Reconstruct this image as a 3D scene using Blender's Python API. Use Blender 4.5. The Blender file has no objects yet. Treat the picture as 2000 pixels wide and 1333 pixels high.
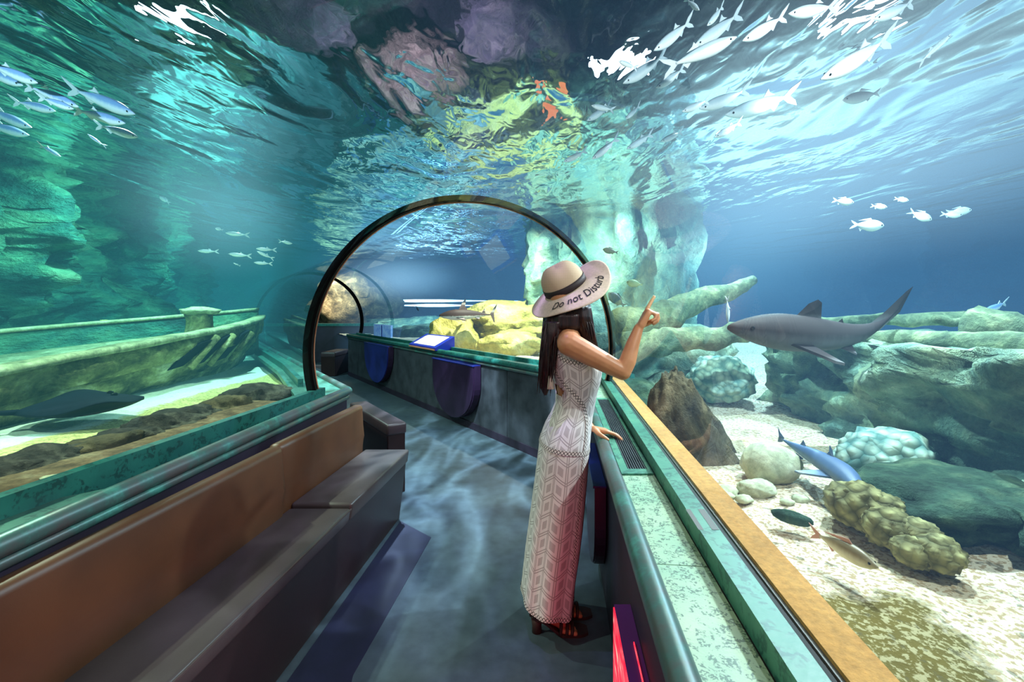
import bpy, bmesh, math, random
from mathutils import Vector, Matrix, noise
random.seed(7)
S = bpy.context.scene
C = S.collection
F, CX, HZ, CAMZ = 889.0, 1000.0, 603.0, 1.51      # focal length (px), principal column, horizon row, eye height
V = Vector

def P(px, py, Y):            # point seen at (px,py) at depth Y
    return V(((px-CX)/F*Y, Y, CAMZ-(py-HZ)/F*Y))
def PZ(px, py, z):           # point seen at (px,py) on the level plane z
    Y = F*(CAMZ-z)/(py-HZ)
    return V(((px-CX)/F*Y, Y, z))

# ------------------------------------------------------------------ materials
class MB:
    def __init__(s, name):
        s.m = bpy.data.materials.new(name); s.m.use_nodes = True
        s.t = s.m.node_tree; s.t.nodes.clear()
        s.out = s.t.nodes.new('ShaderNodeOutputMaterial')
    def n(s, typ, ins=None, **pr):
        nd = s.t.nodes.new('ShaderNode'+typ)
        for k, v in pr.items(): setattr(nd, k, v)
        for k, v in (ins or {}).items():
            sk = nd.inputs[k]
            if isinstance(v, bpy.types.NodeSocket): s.t.links.new(v, sk)
            elif isinstance(v, bpy.types.Node): s.t.links.new(v.outputs[0], sk)
            else: sk.default_value = v
        return nd
    def math(s, op, a, b=0.0, c=0.0, clamp=False):
        nd = s.t.nodes.new('ShaderNodeMath'); nd.operation = op; nd.use_clamp = clamp
        for i, v in enumerate((a, b, c)):
            if isinstance(v, bpy.types.NodeSocket): s.t.links.new(v, nd.inputs[i])
            else: nd.inputs[i].default_value = v
        return nd.outputs[0]
    def ramp(s, fac, stops, interp='LINEAR'):
        nd = s.t.nodes.new('ShaderNodeValToRGB'); nd.color_ramp.interpolation = interp
        s.t.links.new(fac, nd.inputs[0])
        el = nd.color_ramp.elements
        while len(el) < len(stops): el.new(0.5)
        for e, (p, c) in zip(el, stops):
            e.position = p; e.color = (*c, 1) if len(c) == 3 else c
        return nd.outputs[0]
    def mix(s, fac, a, b, blend='MIX'):
        nd = s.t.nodes.new('ShaderNodeMix'); nd.data_type = 'RGBA'; nd.blend_type = blend
        for i, v in ((0, fac), (6, a), (7, b)):
            if isinstance(v, bpy.types.NodeSocket): s.t.links.new(v, nd.inputs[i])
            else: nd.inputs[i].default_value = v if i == 0 else (*v, 1)
        return nd.outputs[2]
    def coord(s, scale=(1, 1, 1), kind='Object', rot=(0, 0, 0)):
        tc = s.n('TexCoord')
        mp = s.n('Mapping', {'Vector': tc.outputs[kind], 'Scale': scale, 'Rotation': rot})
        return mp.outputs[0]
    def noise(s, vec, scale, detail=4, rough=0.55, dist=0.0):
        return s.n('TexNoise', {'Vector': vec, 'Scale': scale, 'Detail': detail, 'Roughness': rough, 'Distortion': dist}).outputs[0]
    def bump(s, h, strength=0.3, dist=0.02):
        return s.n('Bump', {'Height': h, 'Strength': strength, 'Distance': dist}).outputs[0]
    def pbr(s, color, rough=0.6, metal=0.0, normal=None, spec=0.5, emis=None, estr=0.0, sub=0.0):
        ins = {'Base Color': color if isinstance(color, bpy.types.NodeSocket) else (*color, 1), 'Roughness': rough, 'Metallic': metal,
               'Specular IOR Level': spec}
        if normal is not None: ins['Normal'] = normal
        if emis is not None:
            ins['Emission Color'] = emis if isinstance(emis, bpy.types.NodeSocket) else (*emis, 1); ins['Emission Strength'] = estr
        b = s.n('BsdfPrincipled', ins)
        if sub: b.inputs['Subsurface Weight'].default_value = sub; b.inputs['Subsurface Radius'].default_value = (0.01, 0.004, 0.002)
        return b
    def done(s, sh, vol=False):
        s.t.links.new(sh.outputs[0] if isinstance(sh, bpy.types.Node) else sh, s.out.inputs['Volume' if vol else 'Surface'])
        return s.m

def rock_mat(name, cols, scale=2.0, bump=0.5, bd=0.05, rough=0.85, stretch=(1, 1, 1), fine=5.0):
    b = MB(name); v = b.coord(stretch)
    n1 = b.noise(v, scale, 7, 0.62, 0.4); n2 = b.noise(v, scale*fine, 6, 0.65)
    k = len(cols)
    st = [(0.30+0.42*i/(k-1), c) for i, c in enumerate(cols)]
    c = b.ramp(n1, st)
    c = b.mix(0.55, c, b.ramp(n2, [(0.32, (0.35, 0.35, 0.35)), (0.7, (1.45, 1.45, 1.45))]), 'MULTIPLY')
    h = b.math('ADD', n1, b.math('MULTIPLY', n2, 0.6))
    return b.done(b.pbr(c, rough, 0, b.bump(h, bump, bd), 0.25))

def plain(name, col, rough=0.5, metal=0.0, spec=0.5, nscale=0, namp=0.25, bump=0.0):
    b = MB(name)
    if nscale:
        n = b.noise(b.coord(), nscale, 5, 0.6)
        c = b.mix(1.0, col, b.ramp(n, [(0.3, (1-namp,)*3), (0.7, (1+namp,)*3)]), 'MULTIPLY')
        return b.done(b.pbr(c, rough, metal, b.bump(n, bump, 0.01) if bump else None, spec))
    return b.done(b.pbr(col, rough, metal, None, spec))

MAT = {}
def build_materials():
    # patinated copper sill, pale slab with dark leaf flecks
    def patina(name, base, dark, fleck, sc):
        b = MB(name); v = b.coord()
        n0 = b.noise(v, 5, 5, 0.6); n1 = b.noise(v, sc, 3, 0.55, 0.6); n2 = b.noise(v, sc*3.2, 2, 0.5)
        c = b.mix(b.ramp(n0, [(0.35, (0, 0, 0)), (0.7, (1, 1, 1))]), base, dark)
        f = b.math('MULTIPLY', b.ramp(n1, [(0.50, (0, 0, 0)), (0.57, (1, 1, 1))]), b.ramp(n2, [(0.42, (0, 0, 0)), (0.52, (1, 1, 1))]))
        c = b.mix(b.math('MULTIPLY', f, 0.85), c, fleck)
        return b.done(b.pbr(c, 0.42, 0, b.bump(n2, 0.15, 0.004), 0.5))
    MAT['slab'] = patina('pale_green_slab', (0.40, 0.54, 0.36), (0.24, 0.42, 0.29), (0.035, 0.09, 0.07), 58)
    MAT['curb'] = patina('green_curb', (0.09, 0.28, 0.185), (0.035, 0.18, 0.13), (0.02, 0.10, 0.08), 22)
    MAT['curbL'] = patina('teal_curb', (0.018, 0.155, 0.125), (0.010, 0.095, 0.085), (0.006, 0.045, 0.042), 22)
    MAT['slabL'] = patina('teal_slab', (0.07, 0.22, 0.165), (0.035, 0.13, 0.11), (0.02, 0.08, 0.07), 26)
    b = MB('worn_rail'); v = b.coord()
    n = b.noise(v, 7, 6, 0.65); n2 = b.noise(v, 40, 3)
    c = b.ramp(n, [(0.40, (0.09, 0.10, 0.10)), (0.55, (0.06, 0.14, 0.13)), (0.66, (0.07, 0.28, 0.23))])
    MAT['rail'] = b.done(b.pbr(c, 0.36, 0.2, b.bump(n2, 0.12, 0.004)))
    MAT['dark_gap'] = plain('dark_seal', (0.008, 0.008, 0.01), 0.7)
    MAT['wallpanel'] = plain('dark_purple_panel', (0.018, 0.012, 0.026), 0.5, nscale=3, namp=0.4)
    MAT['farpanel'] = plain('dark_slate_panel', (0.040, 0.046, 0.058), 0.42, nscale=6, namp=0.45)
    MAT['halfround'] = plain('violet_black_panel', (0.022, 0.010, 0.034), 0.35, nscale=4, namp=0.3)
    MAT['halfblue'] = plain('deep_blue_panel', (0.012, 0.020, 0.19), 0.35, nscale=3, namp=0.5)
    # brown leather
    def leather(name, col, rough):
        b = MB(name); v = b.coord()
        n = b.noise(v, 3, 4); n2 = b.noise(v, 160, 2)
        c = b.mix(1.0, col, b.ramp(n, [(0.3, (0.65,)*3), (0.7, (1.25,)*3)]), 'MULTIPLY')
        return b.done(b.pbr(c, rough, 0, b.bump(n2, 0.10, 0.002), 0.5))
    MAT['back'] = leather('tan_brown_leather', (0.080, 0.031, 0.012), 0.44)
    MAT['seat'] = leather('grey_brown_leather', (0.055, 0.042, 0.042), 0.36)
    MAT['base'] = leather('dark_maroon_vinyl', (0.016, 0.006, 0.007), 0.40)
    MAT['benchdark'] = leather('black_brown_vinyl', (0.045, 0.028, 0.034), 0.42)
    # floor
    b = MB('slate_blue_vinyl'); v = b.coord()
    n = b.noise(v, 1.3, 4); n2 = b.noise(v, 220, 2); n3 = b.noise(v, 12, 3)
    c = b.mix(1.0, b.ramp(n, [(0.35, (0.040, 0.062, 0.088)), (0.65, (0.066, 0.098, 0.120))]), b.ramp(n3, [(0.3, (0.8,)*3), (0.7, (1.2,)*3)]), 'MULTIPLY')
    MAT['floor'] = b.done(b.pbr(c, 0.40, 0, b.bump(n2, 0.12, 0.002), 0.45))
    MAT['dark_strip'] = plain('darker_blue_strip', (0.014, 0.016, 0.044), 0.45, nscale=8, namp=0.2)
    # orange ledge
    b = MB('ochre_sandy_ledge'); v = b.coord()
    n = b.noise(v, 60, 5, 0.7); n2 = b.noise(v, 4, 4)
    c = b.mix(1.0, b.ramp(n2, [(0.3, (0.46, 0.22, 0.05)), (0.7, (0.62, 0.32, 0.085))]), b.ramp(n, [(0.3, (0.7,)*3), (0.7, (1.2,)*3)]), 'MULTIPLY')
    MAT['ochre'] = b.done(b.pbr(c, 0.85, 0, b.bump(n, 0.5, 0.006)))
    MAT['brownledge'] = rock_mat('brown_stony_ledge', [(0.05, 0.03, 0.015), (0.16, 0.10, 0.05), (0.28, 0.22, 0.13)], 9, 0.4, 0.02)
    MAT['greypvc'] = plain('grey_seal_strip', (0.10, 0.085, 0.08), 0.5)
    # sand
    def sand(name, a, bb, pebble, amt, over):
        b = MB(name); v = b.coord()
        def layer(a, bb, pebble, amt):
            c = b.mix(b.ramp(n, [(0.38, (0, 0, 0)), (0.62, (1, 1, 1))]), a, bb)
            f = b.ramp(n2, [(0.50, (0, 0, 0)), (0.57, (1, 1, 1))])
            c = b.mix(b.math('MULTIPLY', f, amt), c, pebble)
            return b.mix(b.math('MULTIPLY', b.ramp(n3, [(0.60, (0, 0, 0)), (0.66, (1, 1, 1))]), amt*0.8), c, (0.10, 0.085, 0.05))
        n = b.noise(v, 1.6, 5, 0.6); n2 = b.noise(v, 55, 3, 0.6); n3 = b.noise(v, 24, 3, 0.6, 0.3)
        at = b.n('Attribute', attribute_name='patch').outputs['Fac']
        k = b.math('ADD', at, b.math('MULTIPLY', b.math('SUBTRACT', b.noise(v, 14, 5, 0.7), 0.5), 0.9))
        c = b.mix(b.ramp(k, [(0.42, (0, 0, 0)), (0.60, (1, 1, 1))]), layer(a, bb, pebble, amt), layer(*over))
        return b.done(b.pbr(c, 0.9, 0, b.bump(n2, 0.5, 0.012), 0.2))
    MAT['sandR'] = sand('white_shell_gravel', (0.76, 0.65, 0.50), (0.62, 0.49, 0.33), (0.36, 0.22, 0.10), 0.85, ((0.16, 0.11, 0.018), (0.09, 0.065, 0.012), (0.60, 0.50, 0.28), 0.55))
    MAT['sandL'] = sand('yellow_algae_sand', (0.74, 0.66, 0.26), (0.58, 0.50, 0.18), (0.25, 0.16, 0.05), 0.6, ((0.80, 0.84, 0.74), (0.70, 0.74, 0.60), (0.5, 0.5, 0.3), 0.3))  # second layer whitens the sand, standing in for the bright lit band
    # rocks
    MAT['cliffL'] = rock_mat('green_teal_cliff', [(0.004, 0.030, 0.035), (0.02, 0.12, 0.09), (0.085, 0.25, 0.14), (0.22, 0.37, 0.21)], 1.5, 0.9, 0.25, stretch=(1, 0.75, 1.9))
    MAT['cliffR'] = rock_mat('haze_blue_cliff', [(0.004, 0.014, 0.04), (0.01, 0.04, 0.09), (0.03, 0.09, 0.12)], 1.0, 0.8, 0.2)  # dark blue of the deep water haze put into the rock colour
    MAT['palecliff'] = rock_mat('pale_green_rock', [(0.05, 0.15, 0.15), (0.24, 0.38, 0.28), (0.62, 0.68, 0.42)], 1.4, 0.8, 0.12)
    MAT['yellowrock'] = rock_mat('yellow_rock', [(0.26, 0.21, 0.04), (0.70, 0.58, 0.16), (0.86, 0.76, 0.38)], 1.6, 0.9, 0.12)
    MAT['brownrock'] = rock_mat('brown_rock', [(0.018, 0.014, 0.008), (0.10, 0.075, 0.035), (0.30, 0.22, 0.12)], 4.0, 0.8, 0.05)
    MAT['blackrock'] = rock_mat('black_rock', [(0.010, 0.009, 0.008), (0.045, 0.036, 0.028), (0.18, 0.16, 0.11)], 6, 0.9, 0.04)
    MAT['purplerock'] = rock_mat('purple_rock', [(0.010, 0.008, 0.020), (0.045, 0.035, 0.065), (0.16, 0.13, 0.17)], 1.4, 0.9, 0.1)
    MAT['pinkrock'] = rock_mat('pinkish_rock', [(0.10, 0.06, 0.07), (0.30, 0.20, 0.21), (0.50, 0.38, 0.38)], 3.0, 0.8, 0.06)
    MAT['blockrock'] = rock_mat('teal_sunken_rock', [(0.05, 0.10, 0.09), (0.14, 0.24, 0.18), (0.32, 0.42, 0.26), (0.70, 0.75, 0.48)], 2.0, 0.9, 0.10)
    MAT['greenrock'] = rock_mat('dark_green_rock', [(0.010, 0.025, 0.018), (0.04, 0.085, 0.05), (0.13, 0.19, 0.10)], 5.0, 0.8, 0.05)
    MAT['palestone'] = rock_mat('pale_stone', [(0.40, 0.42, 0.26), (0.58, 0.58, 0.38), (0.70, 0.68, 0.50)], 4.0, 0.4, 0.02)
    def coral(name, a, bb, sc):
        b = MB(name); v = b.coord()
        vo = b.n('TexVoronoi', {'Vector': v, 'Scale': sc}, feature='F1').outputs['Distance']
        n = b.noise(v, 6, 4)
        c = b.mix(b.ramp(vo, [(0.2, (0, 0, 0)), (0.75, (1, 1, 1))]), bb, a)
        c = b.mix(1.0, c, b.ramp(n, [(0.3, (0.7,)*3), (0.7, (1.3,)*3)]), 'MULTIPLY')
        return b.done(b.pbr(c, 0.8, 0, b.bump(b.math('SUBTRACT', 1.0, vo), 0.9, 0.03), 0.3))
    MAT['coralO'] = coral('olive_coral', (0.10, 0.085, 0.025), (0.36, 0.32, 0.13), 22)
    MAT['coralP'] = coral('pale_green_coral', (0.12, 0.26, 0.22), (0.58, 0.72, 0.55), 16)
    MAT['wood'] = rock_mat('algae_grown_timber', [(0.03, 0.035, 0.02), (0.15, 0.15, 0.055), (0.40, 0.38, 0.15), (0.80, 0.76, 0.48)], 5, 0.9, 0.05, stretch=(1, 0.6, 1))
    MAT['plank'] = rock_mat('pale_timber_top', [(0.14, 0.17, 0.09), (0.38, 0.40, 0.22), (0.62, 0.62, 0.40)], 6, 0.5, 0.03)
    MAT['log'] = rock_mat('mossy_log', [(0.04, 0.07, 0.05), (0.16, 0.22, 0.12), (0.48, 0.52, 0.28)], 5, 0.8, 0.04)
    # fish
    def fish(name, top, side, belly, rough=0.25, metal=0.5, st=(0.25, 0.55, 0.78), spec=0.6):
        b = MB(name)
        g = b.n('TexCoord').outputs['Generated']
        z = b.n('SeparateXYZ', {0: g}).outputs['Z']
        n = b.noise(b.coord((3, 1, 1)), 9, 3)
        z = b.math('ADD', z, b.math('MULTIPLY', b.math('SUBTRACT', n, 0.5), 0.16))
        c = b.ramp(z, [(st[0], belly), (st[1], side), (st[2], top)])
        return b.done(b.pbr(c, rough, metal, None, spec))
    MAT['silver'] = fish('silver_fish_skin', (0.55, 0.66, 0.72), (0.90, 0.92, 0.94), (0.95, 0.95, 0.95), 0.35, 0.0)
    MAT['bluesilver'] = fish('blue_silver_fish_skin', (0.25, 0.40, 0.72), (0.80, 0.86, 0.98), (0.90, 0.92, 0.97), 0.3, 0.0)
    MAT['darkfish'] = fish('dark_blue_fish_skin', (0.004, 0.02, 0.05), (0.008, 0.04, 0.09), (0.01, 0.06, 0.12), 0.5, 0)
    MAT['greenfish'] = fish('green_banded_skin', (0.10, 0.22, 0.14), (0.20, 0.32, 0.20), (0.30, 0.45, 0.30), 0.5, 0)
    MAT['tanfish'] = fish('tan_fish_skin', (0.22, 0.16, 0.08), (0.50, 0.42, 0.28), (0.85, 0.75, 0.50), 0.4, 0.1)
    MAT['brownfish'] = fish('brown_fish_skin', (0.18, 0.14, 0.15), (0.35, 0.30, 0.30), (0.5, 0.45, 0.42), 0.4, 0.1)
    MAT['sharkskin'] = fish('brown_and_white_shark_skin', (0.040, 0.024, 0.022), (0.07, 0.042, 0.036), (0.80, 0.76, 0.70), 0.6, 0, (0.33, 0.42, 0.6), 0.2)
    MAT['greyshark'] = fish('grey_brown_shark_skin', (0.030, 0.023, 0.023), (0.050, 0.038, 0.036), (0.16, 0.15, 0.15), 0.7, 0, (0.18, 0.40, 0.78), 0.15)
    MAT['blueshark'] = fish('slate_blue_shark_skin', (0.06, 0.11, 0.22), (0.10, 0.16, 0.28), (0.25, 0.32, 0.42), 0.5, 0)
    b = MB('pale_fin_skin'); MAT['fin'] = b.done(b.pbr((0.75, 0.80, 0.86), 0.4, 0.1))
    MAT['finfork'] = plain('tan_red_fin', (0.55, 0.26, 0.18), 0.5)
    MAT['black'] = plain('black_skin', (0.006, 0.006, 0.008), 0.4)
    MAT['eye'] = plain('wet_black_eye', (0.004, 0.004, 0.004), 0.1)
    MAT['ray'] = plain('slate_black_ray_skin', (0.005, 0.008, 0.016), 0.7, spec=0.1, nscale=20)
    b = MB('black_tipped_fin')
    z = b.n('SeparateXYZ', {0: b.n('TexCoord').outputs['Generated']}).outputs['Z']
    MAT['tipfin'] = b.done(b.pbr(b.ramp(z, [(0.50, (0.10, 0.065, 0.06)), (0.60, (0.35, 0.30, 0.28)), (0.74, (0.006, 0.005, 0.006))]), 0.5))
    # person
    b = MB('warm_skin'); n = b.noise(b.coord(), 14, 4)
    c = b.ramp(n, [(0.3, (0.52, 0.215, 0.10)), (0.7, (0.63, 0.285, 0.14))])
    MAT['skin'] = b.done(b.pbr(c, 0.42, 0, None, 0.45, sub=0.15))
    b = MB('dark_auburn_hair'); v = b.coord((1, 1, 0.05))
    n = b.noise(v, 130, 3, 0.6)
    c = b.ramp(n, [(0.35, (0.006, 0.002, 0.003)), (0.6, (0.030, 0.008, 0.008)), (0.75, (0.075, 0.022, 0.018))])
    MAT['hair'] = b.done(b.pbr(c, 0.40, 0, b.bump(n, 0.6, 0.006), 0.45))
    b = MB('woven_straw'); tc = b.coord()
    w = b.n('TexWave', {'Vector': tc, 'Scale': 55.0, 'Distortion': 0.6}, bands_direction='Z').outputs[1]
    w2 = b.n('TexWave', {'Vector': tc, 'Scale': 75.0, 'Distortion': 1.0}, bands_direction='X').outputs[1]
    h = b.math('MULTIPLY', w, w2)
    MAT['straw'] = b.done(b.pbr(b.ramp(h, [(0.0, (0.56, 0.40, 0.26)), (0.5, (0.74, 0.58, 0.42))]), 0.8, 0, b.bump(h, 0.3, 0.002), 0.2))
    MAT['strawbrim'] = plain('pale_straw_brim', (0.70, 0.55, 0.43), 0.8, nscale=90, namp=0.12, spec=0.2)
    MAT['ribbon'] = plain('dark_brown_ribbon', (0.020, 0.008, 0.010), 0.6)
    MAT['ink'] = plain('black_lettering', (0.012, 0.008, 0.010), 0.7)
    MAT['sandal'] = plain('dark_brown_suede', (0.030, 0.014, 0.012), 0.65, nscale=30)
    MAT['tassel'] = plain('cream_cord', (0.75, 0.66, 0.55), 0.8)
    # crochet dress : chevron blocks in a (u,v) laid out in metres
    b = MB('white_openwork_crochet')
    uv = b.n('TexCoord').outputs['UV']; sp = b.n('SeparateXYZ', {0: uv}); u, vv = sp.outputs['X'], sp.outputs['Y']
    def near(x, c, w):     # 1 inside |x-c|<w
        return b.math('LESS_THAN', b.math('ABSOLUTE', b.math('SUBTRACT', x, c)), w)
    a = b.math('DIVIDE', u, 0.121)
    tri = b.math('ABSOLUTE', b.math('SUBTRACT', b.math('MULTIPLY', b.math('FRACT', a), 2.0), 1.0))
    cc = b.math('FRACT', b.math('ADD', b.math('DIVIDE', vv, 0.084), b.math('MULTIPLY', tri, 0.42)))
    l1 = b.math('MAXIMUM', near(cc, 0.06, 0.032), near(cc, 0.20, 0.032))
    l2 = b.math('MAXIMUM', near(tri, 0.06, 0.03), near(tri, 0.94, 0.03))
    lines = b.math('MAXIMUM', l1, l2)
    mesh = b.math('MULTIPLY', near(cc, 0.62, 0.22), near(tri, 0.5, 0.24))
    dots = b.math('GREATER_THAN', b.math('MULTIPLY', b.math('SINE', b.math('MULTIPLY', u, 1500)), b.math('SINE', b.math('MULTIPLY', vv, 1500))), 0.0)
    inner = b.math('MULTIPLY', mesh, b.math('ADD', 0.28, b.math('MULTIPLY', dots, 0.35)))
    knit = b.math('MULTIPLY', b.math('GREATER_THAN', b.math('SINE', b.math('MULTIPLY', vv, 2600)), 0.3), 0.12)
    dark = b.math('MAXIMUM', b.math('MULTIPLY', lines, 0.62), b.math('MAXIMUM', inner, knit))
    c = b.mix(dark, (0.84, 0.80, 0.79), (0.20, 0.15, 0.16))
    MAT['dress'] = b.done(b.pbr(c, 0.85, 0, b.bump(b.math('SUBTRACT', 1.0, dark), 0.5, 0.003), 0.15))
    b = MB('lace_trim')
    uv = b.n('TexCoord').outputs['UV']; sp = b.n('SeparateXYZ', {0: uv}); u, vv = sp.outputs['X'], sp.outputs['Y']
    fu = b.math('ABSOLUTE', b.math('SUBTRACT', b.math('FRACT', b.math('DIVIDE', u, 0.016)), 0.5))
    fv = b.math('ABSOLUTE', b.math('SUBTRACT', vv, 0.5))
    d = b.math('ADD', fu, fv)
    hole = b.math('MULTIPLY', b.math('GREATER_THAN', d, 0.36), b.math('LESS_THAN', d, 0.62))
    MAT['lace'] = b.done(b.pbr(b.mix(b.math('MULTIPLY', hole, 0.9), (0.84, 0.78, 0.74), (0.03, 0.02, 0.025)), 0.85, 0, None, 0.1))
    # signs
    MAT['signblue'] = plain('royal_blue_plastic', (0.014, 0.030, 0.42), 0.35)
    b = MB('lit_white_panel'); MAT['signwhite'] = b.done(b.pbr((0.80, 0.74, 0.70), 0.6, 0, None, 0.3, (1, 0.93, 0.88), 0.12))
    b = MB('pale_blue_sign'); n = b.noise(b.coord(), 9, 3)
    MAT['signpale'] = b.done(b.pbr(b.ramp(n, [(0.4, (0.10, 0.25, 0.62)), (0.6, (0.45, 0.60, 0.85))]), 0.4, 0, None, 0.4, (0.15, 0.35, 0.8), 0.3))
    b = MB('red_lit_screen'); v = b.coord((1, 3, 9))
    n = b.noise(v, 3, 3, 0.5, 0.4)
    MAT['redscreen'] = b.done(b.pbr((0.3, 0.01, 0.02), 0.2, 0, None, 0.5, b.ramp(n, [(0.45, (0.85, 0.015, 0.045)), (0.62, (1.0, 0.10, 0.12)), (0.74, (1.0, 0.75, 0.55))]), 1.6))
    MAT['purpleplast'] = plain('purple_gloss_plastic', (0.10, 0.02, 0.14), 0.2)
    b = MB('lamp_glow'); MAT['lamp'] = b.done(b.n('Emission', {'Color': (0.75, 0.87, 1, 1), 'Strength': 7.0}))
    b = MB('flood_glow'); MAT['flood'] = b.done(b.n('Emission', {'Color': (0.92, 0.95, 1, 1), 'Strength': 5.0}))
    b = MB('orange_glow'); MAT['lampO'] = b.done(b.n('Emission', {'Color': (1, 0.22, 0.07, 1), 'Strength': 1.3}))
    MAT['ringblack'] = plain('black_arch_metal', (0.0025, 0.0015, 0.002), 0.7, spec=0.06)
    MAT['ringtan'] = plain('tan_seal_edge', (0.55, 0.26, 0.13), 0.5)
    MAT['grille'] = plain('black_grille_metal', (0.010, 0.012, 0.012), 0.45)
    # clear acrylic sheet
    def acrylic(name, ior, tint):
        b = MB(name)
        bf = b.n('NewGeometry').outputs['Backfacing']
        i = b.math('ADD', b.math('MULTIPLY', bf, 1/ior-ior), ior)
        fr = b.math('MULTIPLY', b.n('Fresnel', {'IOR': i}).outputs[0], 0.55)
        return b.done(b.n('MixShader', {0: fr, 1: b.n('BsdfTransparent', {'Color': (*tint, 1)}), 2: b.n('BsdfGlossy', {'Roughness': 0.0, 'Color': (0.9, 0.95, 1, 1)})}))
    MAT['acrylic'] = acrylic('clear_acrylic', 1.42, (0.97, 0.99, 0.99))
    MAT['joint'] = acrylic('acrylic_joint', 1.9, (0.75, 0.88, 0.92))
    # rippled underside of the water : mirror beyond the critical angle, refracting inside it
    b = MB('rippled_water_surface')
    n1 = b.noise(b.coord((1.0, 0.5, 1), rot=(0, 0, 0.25)), 1.5, 2, 0.45, 0.7); n2 = b.noise(b.coord((1.0, 0.45, 1), rot=(0, 0, -0.35)), 7.0, 2, 0.5, 0.5)
    n3 = b.noise(b.coord((1, 1, 1)), 0.55, 2)
    k = b.math('MULTIPLY', b.ramp(n3, [(0.36, (0.12,)*3), (0.66, (1.0,)*3)]), 0.24)
    h = b.math('ADD', n1, b.math('MULTIPLY', n2, k))
    nrm = b.bump(h, 1.0, 0.11)
    fr = b.n('Fresnel', {'IOR': 1.08, 'Normal': nrm}).outputs[0]
    rf = b.n('BsdfRefraction', {'Color': (0.90, 0.96, 1, 1), 'Roughness': 0.0, 'IOR': 1.08, 'Normal': nrm})
    MAT['surface'] = b.done(b.n('MixShader', {0: fr, 1: rf, 2: b.n('BsdfGlossy', {'Roughness': 0.015, 'Color': (0.95, 0.99, 1, 1), 'Normal': nrm})}))
    def water(name, sig, linf):
        b = MB(name); mx = max(sig)
        # absorption per metre = density*(1-color)
        ab = b.n('VolumeAbsorption', {'Color': tuple(1-s/mx for s in sig)+(1,), 'Density': mx})
        e = [s*l for s, l in zip(sig, linf)]; me = max(e)
        em = b.n('Emission', {'Color': tuple(x/me for x in e)+(1,), 'Strength': me})  # emission stands in for light scattered by the water
        return b.done(b.n('AddShader', {0: ab, 1: em}), vol=True)
    MAT['waterL'] = water('teal_water', (0.22, 0.085, 0.075), (0.022, 0.26, 0.34))
    MAT['waterR'] = water('blue_water', (0.15, 0.075, 0.055), (0.065, 0.29, 0.68))
build_materials()

# ------------------------------------------------------------------ object helpers
def link(name, me, mat, parent=None, smooth=False):
    o = bpy.data.objects.new(name, me); C.objects.link(o)
    if isinstance(mat, (list, tuple)):
        for k in mat: me.materials.append(MAT[k])
    elif mat: me.materials.append(MAT[mat])
    if smooth:
        for p in me.polygons: p.use_smooth = True
    if parent is not None: o.parent = parent
    return o
def mesh(verts, faces, name='m'):
    me = bpy.data.meshes.new(name); me.from_pydata([tuple(v) for v in verts], [], faces); me.update()
    return me
def from_bm(bm, name='m', rec=True):
    if rec: bmesh.ops.recalc_face_normals(bm, faces=bm.faces)
    me = bpy.data.meshes.new(name); bm.to_mesh(me); bm.free(); return me
def obj(name, bm, mat, parent=None, smooth=False, rec=True):
    return link(name, from_bm(bm, name, rec), mat, parent, smooth)
def empty(name, loc=(0, 0, 0), rz=0):
    o = bpy.data.objects.new(name, None); C.objects.link(o); o.location = loc; o.rotation_euler = (0, 0, rz)
    o.empty_display_size = 0.1
    return o
def tag(o, label, cat=None, group=None, kind=None):
    o['label'] = label
    if cat: o['category'] = cat
    if group: o['group'] = group
    if kind: o['kind'] = kind
    return o
def box(bm, lo, hi, bevel=0.0, M=None):
    r = bmesh.ops.create_cube(bm, size=1.0)
    lo, hi = V(lo), V(hi); c = (lo+hi)/2; d = hi-lo
    for v in r['verts']:
        v.co = V((v.co.x*d.x, v.co.y*d.y, v.co.z*d.z))+c
    if bevel:
        es = list({e for v in r['verts'] for e in v.link_edges})
        rr = bmesh.ops.bevel(bm, geom=es, offset=bevel, segments=3, affect='EDGES', profile=0.5)
        vs = {v for f in rr['faces'] for v in f.verts}
        # all verts of this island
        seen = set(vs); st = list(vs)
        while st:
            x = st.pop()
            for e in x.link_edges:
                w = e.other_vert(x)
                if w not in seen: seen.add(w); st.append(w)
        vs = seen
    else: vs = r['verts']
    if M is not None:
        for v in vs: v.co = M @ v.co
    return vs
def tube(bm, pts, rad, seg=10, cap=True):
    pts = [V(p) for p in pts]; n = len(pts)
    rad = rad if isinstance(rad, (list, tuple)) else [rad]*n
    rings = []; up = V((0, 0, 1))
    prev = None
    for i, p in enumerate(pts):
        t = (pts[min(i+1, n-1)]-pts[max(i-1, 0)]).normalized()
        if prev is None:
            a = t.orthogonal().normalized()
        else:
            a = (prev - t*prev.dot(t)).normalized()
        prev = a; b = t.cross(a)
        rings.append([bm.verts.new(p+(a*math.cos(k*2*math.pi/seg)+b*math.sin(k*2*math.pi/seg))*rad[i]) for k in range(seg)])
    for i in range(n-1):
        for k in range(seg):
            bm.faces.new((rings[i][k], rings[i][(k+1) % seg], rings[i+1][(k+1) % seg], rings[i+1][k]))
    if cap:
        bm.faces.new(rings[0][::-1]); bm.faces.new(rings[-1])
def loft(bm, rings, closed=True, cap=True):
    vr = [[bm.verts.new(p) for p in r] for r in rings]; n = len(vr[0])
    for i in range(len(vr)-1):
        for k in range(n if closed else n-1):
            bm.faces.new((vr[i][k], vr[i][(k+1) % n], vr[i+1][(k+1) % n], vr[i+1][k]))
    if cap and closed:
        bm.faces.new(vr[0][::-1]); bm.faces.new(vr[-1])
    return vr
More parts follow.
